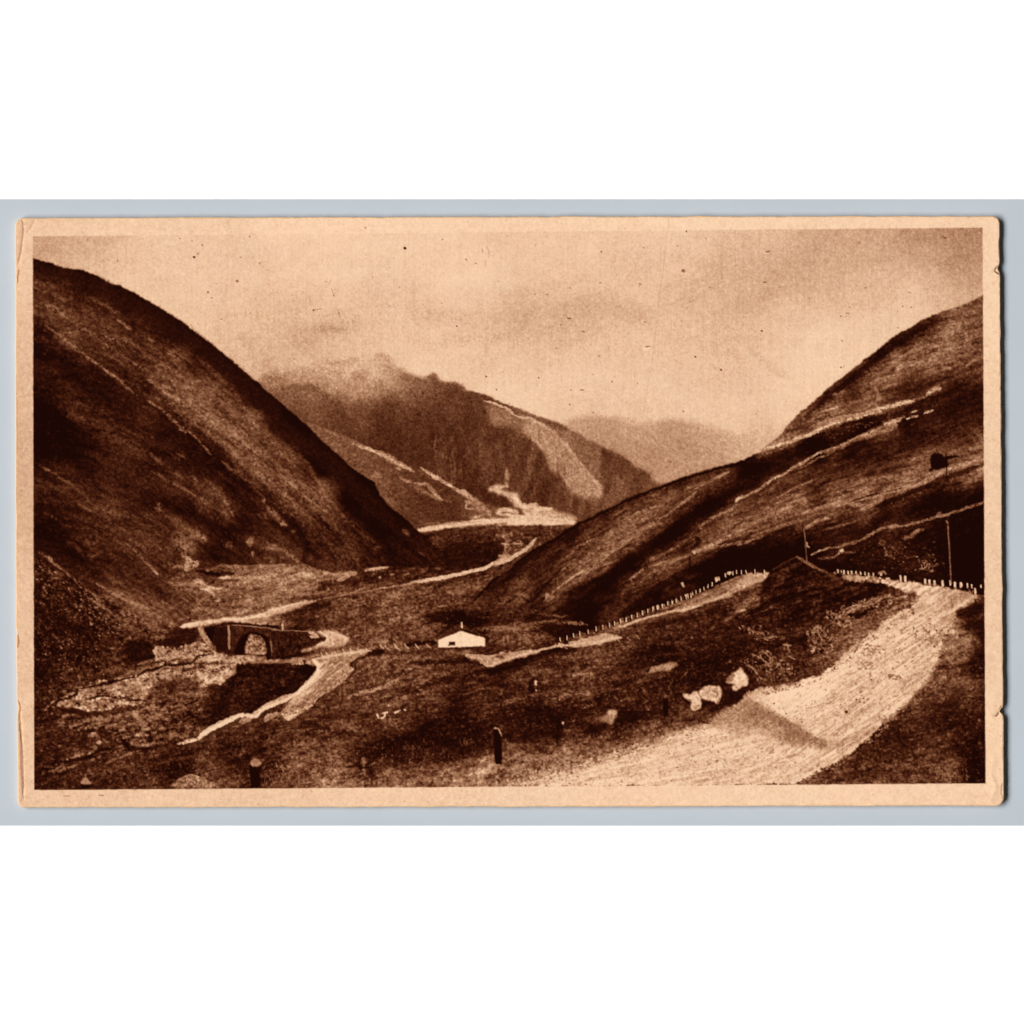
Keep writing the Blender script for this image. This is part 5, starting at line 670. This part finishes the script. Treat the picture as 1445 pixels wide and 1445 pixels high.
# ---- specks, scratches and foxing
for s, r, t in (('A1 968,178', 2.0, .2), ('A1 990,158', 1.2, .4), ('A1 1015,108', 1.3, .45), ('A1 1218,318', 2.3, .55), ('A1 1048,382', 1.4, .35), ('A1 1070,415', 1.2, .45), ('A1 1290,60', 1.1, .35), ('A1 522,200', 1.1, .45), ('A1 1350,212', 1., .4), ('A1 1240,178', 1., .45), ('A1 885,70', 1., .5), ('A1 955,85', 1., .5), ('A1 1125,540', 1., .45), ('A1 1295,505', 1., .5), ('A1 345,78', 1., .5),
                ('A2 832,126', 2.4, .12), ('A2 603,5', 2., .55), ('A2 1188,193', 1.2, .4), ('A2 1245,215', 1.2, .45), ('A2 1135,580', 1.5, .3), ('A2 1305,873', 1.4, .3), ('A2 1366,950', 1., .4), ('A2 300,487', 1.5, .35), ('A2 448,505', 1.4, .5), ('A2 418,400', 1.2, .5), ('A2 1050,75', .9, .3), ('A2 1045,445', 1., .5), ('A2 645,295', .9, .5), ('A2 800,352', 1., .6), ('A2 188,772', 1., .5), ('A2 936,970', 1.6, .1), ('A2 1210,1000', 1.6, .1), ('A2 905,1095', 1.3, .1),
                ('A3 1108,28', 1.2, .2), ('A3 613,147', 1.2, .3), ('A3 1090,258', 3.0, .52), ('A3 838,335', 1.2, .35), ('A3 430,358', 1., .45), ('A3 1160,758', 1.6, .3), ('A3 1310,835', 1.7, .3), ('A3 598,755', 1.5, .6), ('A3 350,708', 1.1, .45), ('A3 248,880', 1.2, .35), ('A3 676,903', 1.2, .45), ('A3 430,1036', 1.2, .4), ('A3 566,1082', 1.2, .45), ('A3 1090,1075', 1.3, .5), ('A3 1130,438', 1., .5), ('A3 1055,112', 1.2, .6), ('A3 858,122', 1.6, .7), ('A3 1220,68', 1., .5), ('A3 1245,355', 1.1, .5), ('A3 375,572', 1.5, .6), ('A3 435,952', 1., .4),
                ('A4 143,608', 1.7, .35), ('A4 655,468', 1., .5), ('A4 603,522', 1.2, .5), ('A4 963,465', 1.1, .4), ('A4 1012,470', 1.1, .45), ('A4 745,357', 1., .45), ('A4 610,665', 1.2, .5), ('A4 605,820', 1.5, .45), ('A4 250,352', 1., .5), ('A4 710,95', 3.2, .7), ('A4 1410,38', 2., .8), ('A4 355,120', 1.6, .7), ('A4 210,265', 3.2, .74), ('A4 935,590', 1., .5), ('A4 815,100', 1., .5),
                ('C3 440,1032', 2.6, .5), ('C4 635,678', 2.8, .22), ('C4 693,605', 1.5, .25), ('C4 715,620', 1.3, .3), ('C4 735,600', 1.3, .3), ('C4 740,625', 1.3, .3), ('C4 660,870', 1.2, .4), ('C4 515,550', 1.2, .4), ('C4 215,630', 1.3, .4), ('C4 780,490', 1.3, .3), ('C4 978,412', 1.2, .35), ('C4 285,688', 1.3, .4), ('C4 378,738', 1.3, .35), ('C3 1295,912', 1.4, .4), ('C3 1285,965', 2., .55)):
    q = P(s)[0]; dab(q[0], q[1], r * .95, r * .8, .4, t, .9, .9)
for s, w, t in (('A3 412,534 438,534', 6, .35), ('A3 498,610 515,612', 5, .4), ('A3 600,329 614,328', 4, .5), ('A3 860,555 875,555', 4, .45), ('A3 490,949 512,950', 5, .4), ('A3 290,397 304,397', 4, .5), ('A3 222,395 232,395', 4, .5), ('A3 872,698 898,700', 5, .35), ('A4 165,146 192,145', 5, .3), ('A4 148,324 172,324', 5, .4), ('A4 630,504 655,506', 4, .5), ('A4 995,384 1010,384', 4, .45), ('A4 1190,55 1220,68', 4, .4), ('A4 1200,67 1222,66', 5, .35),
                ('A2 365,322 380,318', 3, .6), ('A2 385,335 405,310', 2.5, .62), ('A2 405,360 418,400 425,415', 3, .55), ('A2 440,480 455,530', 3, .6), ('A2 1305,115 1320,140 1318,185', 2.5, .62), ('A2 1285,130 1283,155', 3, .6), ('A2 1300,200 1298,245', 2.5, .65), ('A2 300,487 345,478', 3, .55), ('A3 5,950 0,945', 5, .4)):
    line(s, w, t, .85, soft=.8, brk=.2, rough=.4)
line('A3 850,708 875,715 895,705', 9, 1., .9, soft=.9); line('A2 1140,580 1150,565', 5, .97, .7)
for s, t in (('A1 1170,30 1165,200 1160,340 1130,500', .8), ('A1 1188,40 1195,300 1205,560', .8), ('A3 1000,-20 985,150 965,320 945,450 925,640 900,830 870,1000 860,1080', .72), ('A2 280,30 268,200', .8), ('A3 300,-10 300,70', .66)):
    line(s, 2.6, t, .6, soft=.9, rough=.8, taper=False, brk=.3)
scatter(P('48,336 1386,324 1386,400 1110,580 700,560 350,500 180,395 48,365'), 170, .5, .74, .4, .9, 0, 1, 1.3, .7, 511)
scatter(P('48,370 1386,420 1389,1105 49,1113'), 150, .0, .1, .4, .8, 0, 1, 1.3, .6, 512); scatter(P('48,370 1386,420 1389,1105 49,1113'), 130, .4, .9, .4, .7, 0, 1, 1.3, .5, 513)
# ---- everything outside the print is bare card
PM = np.full((H, W), 9., np.float32)
for a, b in zip(PRINT, np.roll(PRINT, -1, 0)):
    d = (b - a) / np.hypot(*(b - a)); PM = np.minimum(PM, -(XX - a[0]) * d[1] + (YY - a[1]) * d[0] + .35 * WX + .2 * N1)
PM = np.clip(PM / 1.3 + .5, 0, 1)
fox = field('30,330,.93 30,500,.88 28,650,.84 32,900,.9 30,1080,.92 60,315,.93 200,318,.96 300,315,.95 450,318,.99 700,313,.98 1000,312,.99 1250,312,.98 1400,330,.98 1400,420,1 1400,560,.96 1400,700,.95 1403,850,.94 1404,980,.96 1404,1090,1 60,1128,.92 300,1126,.93 600,1124,.95 900,1122,.97 1200,1120,.98 1350,1120,.97', 60)
PAP = fox - .012 + .022 * fbm(24, 24, 601) + .012 * fbm(5, 9, 607, octs=3) + .020 * g1 * .8 + .012 * g2
TP, LABP = T, LAB
T = PAP.copy()
for s, w, t, a in (('24,300 33,318 31,345 26,372', 2.2, .62, .7), ('50,306 46,318 37,328', 1.2, .7, .6), ('25,400 27,380', 2, .5, .7), ('26,1000 29,1020 31,1085 33,1126', 2.6, .62, .6), ('28,1020 33,1075 33,1128', 1., .3, .7), ('25,890 27,905 24,915', 1.6, .5, .7), ('24,985 29,998 26,1018', 1.6, .48, .8), ('24,560 25,640', 1.4, .7, .6), ('1409,375 1403,382 1410,388', 2., .25, .8), ('1413,995 1407,1008 1404,1010', 2., .35, .8), ('1402,1012 1398,990 1402,976', 3, .99, .6),
                   ('1413,1105 1412,1118 1415,1128', 1.2, .5, .7), ('1402,1075 1399,1090 1406,1110 1398,1130', 3, .86, .5), ('1411,1070 1408,1100', 3, 1., .6), ('90,1123 99,1123', 1.3, .5, .7), ('140,1122 147,1122', 1.3, .4, .7), ('515,321 517,322', 2.6, .6, .7), ('323,308 322,330', 1.2, .8, .6), ('943,306 942,326', 1.1, .78, .6), ('1287,306 1286,322', 1.1, .86, .6)):
    line(np.array([list(map(float, w_.split(','))) for w_ in s.split()]), w, t, a, soft=1., rough=.7, tile=False)
scatter(P('24,310 1408,308 1408,320 48,332 46,1115 1390,1107 1388,322 1409,322 1414,1132 28,1136'), 260, .6, .84, .4, .9, 0, 1, 1.6, .6, 611)
T = T * (1 - PM) + TP * PM
# ink and paper colours of the toned print
TT = np.array([0, .1, .2, .4, .6, .8, .9, 1.])
CC = np.array([(27, 7, 4), (46, 15, 7), (68, 29, 14), (111, 67, 42), (158, 110, 81), (210, 164, 130), (234, 193, 158), (251, 213, 177)], float)
# ---- END PAINTER
# ================================================================ THE CARD
card = bpy.data.objects.new('postcard', None); S.collection.objects.link(card); card.location = (wx(719), wy(722), ZS + 3e-6)
card['label'] = 'old sepia view card of a mountain glen and winding road with worn corners'; card['category'] = 'postcard'
card.empty_display_size = .02
OX, OY, OZ = card.location
TH = 8.5e-4                                                     # a thick board
g = np.random.default_rng(9)

def outline():
    """the card's worn edge, clockwise in the picture, ragged and nicked"""
    e = [P('22.6,400 22.0,330'), P('60,307.6 400,306.8 800,305.8 1390,305.2'), P('1410.4,330 1411.4,420 1413.5,720 1416,1020 1416.6,1110'), P('1385,1136.8 900,1138 400,1138.8 50,1139.2'), P('26.0,1115 24.6,1040 22.9,900 22.4,720 22.0,560 22.4,402')]
    cor = [(22.2, 307.4), (1410.4, 304.9), (1416.9, 1137.2), (25.6, 1139.5)]
    rad = [12, 11, 14, 9]
    pts = []
    for i, c in enumerate(e):
        for a, b in zip(c[:-1], c[1:]):
            n = max(2, int(np.hypot(*(b - a)) / 3.2))
            pts += [tuple(a + (b - a) * k / n) for k in range(n)]
        pts.append(tuple(c[-1]))
        if i < 4:
            p0, p2, q = np.array(pts[-1]), e[i + 1][0], np.array(cor[i]); d0 = (p0 - q) / np.hypot(*(p0 - q)); d2 = (p2 - q) / np.hypot(*(p2 - q)); r = rad[i]
            n = 8
            for k in range(n + 1):
                t = k / n; pts.append(tuple((1 - t) ** 2 * (q + d0 * r) + 2 * t * (1 - t) * (q + (d0 + d2) * r * .06) + t * t * (q + d2 * r)))
    p = np.array(pts)
    t = np.roll(p, -1, 0) - np.roll(p, 1, 0); nr = np.stack([t[:, 1], -t[:, 0]], 1) / (np.hypot(t[:, 0], t[:, 1])[:, None] + 1e-9)      # outward (clockwise in y-down)
    j = g.normal(size=len(p)); j = (np.roll(j, 1) + 2 * j + np.roll(j, -1)) / 4; s = np.convolve(np.r_[j, j[:40]], np.ones(9) / 9, 'same')[:len(p)]
    off = .28 * j + .3 * s
    for (x, y), d, r in (((1410, 379), 3.6, 5), ((1416, 1003), 5.5, 4.5), ((22, 893), 1.4, 6), ((23, 998), 1.8, 7), ((1412, 345), 1., 14), ((25, 1128), .8, 8)):
        off -= d * np.exp(-((p[:, 0] - x) ** 2 + (p[:, 1] - y) ** 2) / (2 * (r * .6) ** 2))
    return p + nr * off[:, None], nr

OUT, ONR = outline()
def relief(x, y):
    """small dents and creases of the card's face (metres)"""
    z = np.zeros(np.shape(x))
    for s, wd, h in (('24,302 33,318 31,345 26,372', 3., -5e-5), ('26,1000 30,1020 32,1085 33,1128', 2.4, -6e-5), ('24,985 29,998 26,1018', 2.5, -6e-5), ('1404,1010 1414,1001', 3., -8e-5), ('1402,1075 1399,1095 1406,1112 1398,1130', 4., 4e-5), ('1411,378 1402,383', 3, -6e-5), ('50,306 44,322', 2, -3e-5)):
        q = P(s); d = np.full(np.shape(x), 1e9)
        for (ax, ay), (bx, by) in zip(q[:-1], q[1:]):
            dx, dy = bx - ax, by - ay; t = np.clip(((x - ax) * dx + (y - ay) * dy) / (dx * dx + dy * dy), 0, 1)
            d = np.minimum(d, np.hypot(x - ax - t * dx, y - ay - t * dy))
        z = z + h * np.exp(-(d / wd) ** 2)
    return z

def ring(inset, z): return [((x - CX) * U - OX, (CY - y) * U - OY, z) for x, y in OUT - ONR * inset]
n_ = len(OUT)
rs = [ring(1.2, 0), ring(.2, 8e-5), ring(0, 3.5e-4), ring(.25, TH - 9e-5), ring(1., TH - 3.5e-5), ring(2.2, TH - 2.5e-5), ring(4., TH - 1.6e-4)]
v = sum(rs, []); f = []
for k in range(len(rs) - 1):
    f += [(k * n_ + i, k * n_ + (i + 1) % n_, (k + 1) * n_ + (i + 1) % n_, (k + 1) * n_ + i) for i in range(n_)]
f = [q[::-1] for q in f]
f.append(tuple(range(n_))); f.append(tuple(reversed(range((len(rs) - 1) * n_, len(rs) * n_))))
mesh_obj('card_board', v, f, M_BOARD, card, True)

# ---- the printed face: one mesh for the bare margin and one for each thing pictured in the print
rgb = np.stack([np.interp(np.clip(T, 0, 1), TT, CC[:, k]) for k in range(3)], -1)
hue = (.012 * fbm(60, 60, 701) + .006 * fbm(12, 12, 709))[..., None] * np.array([.2, -.3, -1.])
col = np.clip(lin(np.clip(rgb * (1 + hue), 0, 255)) / 1.12, 0, .95)
ink = np.concatenate([col, np.ones((H, W, 1))], -1).astype(np.float32).reshape(-1, 4)
zz = (TH + relief(XX, YY) * ((XX < 60) | (XX > 1380) | (YY < 335))).astype(np.float32)
co = np.stack([(XX - CX) * U - OX, (CY - YY) * U - OY, zz], -1).reshape(-1, 3).astype(np.float32)
sl, m_ = mask_poly(OUT - ONR * 1.3, .0, 0.); inside = np.zeros((H, W), bool); inside[sl] = m_ > .5
cell = inside[:-1, :-1] & inside[1:, :-1] & inside[:-1, 1:] & inside[1:, 1:]
lab = LAB[:-1, :-1].copy(); lab[PM[:-1, :-1] < .5] = 0
MOTIF[0] = 'paper_margin'
LABELS = {M_LHILL: 'steep dark hill sloping down from the left side of the print', M_RHILL: 'broad dark hillside at the right of the print, crossed by pale tracks', M_SCREE: 'stony scree slope in the lower left corner of the print'}
PARENT = {M_ROOF: M_COTTAGE, M_ARCH: M_BRIDGE}
made = {}
for k, name in sorted(enumerate(MOTIF), key=lambda q: q[0] in PARENT):
    jj, ii = np.nonzero(cell & (lab == k))
    if len(jj) < 3: continue
    a = jj * W + ii
    q = np.stack([a, a + W, a + W + 1, a + 1], 1).ravel()
    u, inv = np.unique(q, return_inverse=True)
    me = bpy.data.meshes.new(name); nf = len(jj)
    me.vertices.add(len(u)); me.vertices.foreach_set('co', co[u].ravel())
    me.loops.add(nf * 4); me.loops.foreach_set('vertex_index', inv.astype(np.int32).ravel())
    me.polygons.add(nf); me.polygons.foreach_set('loop_start', np.arange(0, nf * 4, 4, dtype=np.int32))
    me.polygons.foreach_set('use_smooth', np.ones(nf, bool))
    me.materials.append(M_INK)
    ca = me.color_attributes.new('ink', 'FLOAT_COLOR', 'POINT'); ca.data.foreach_set('color', ink[u].ravel())
    me.update(calc_edges=True)
    o = bpy.data.objects.new(name, me); S.collection.objects.link(o); o.parent = made.get(PARENT.get(k), card)
    if k in LABELS: o['label'] = LABELS[k]
    made[k] = o
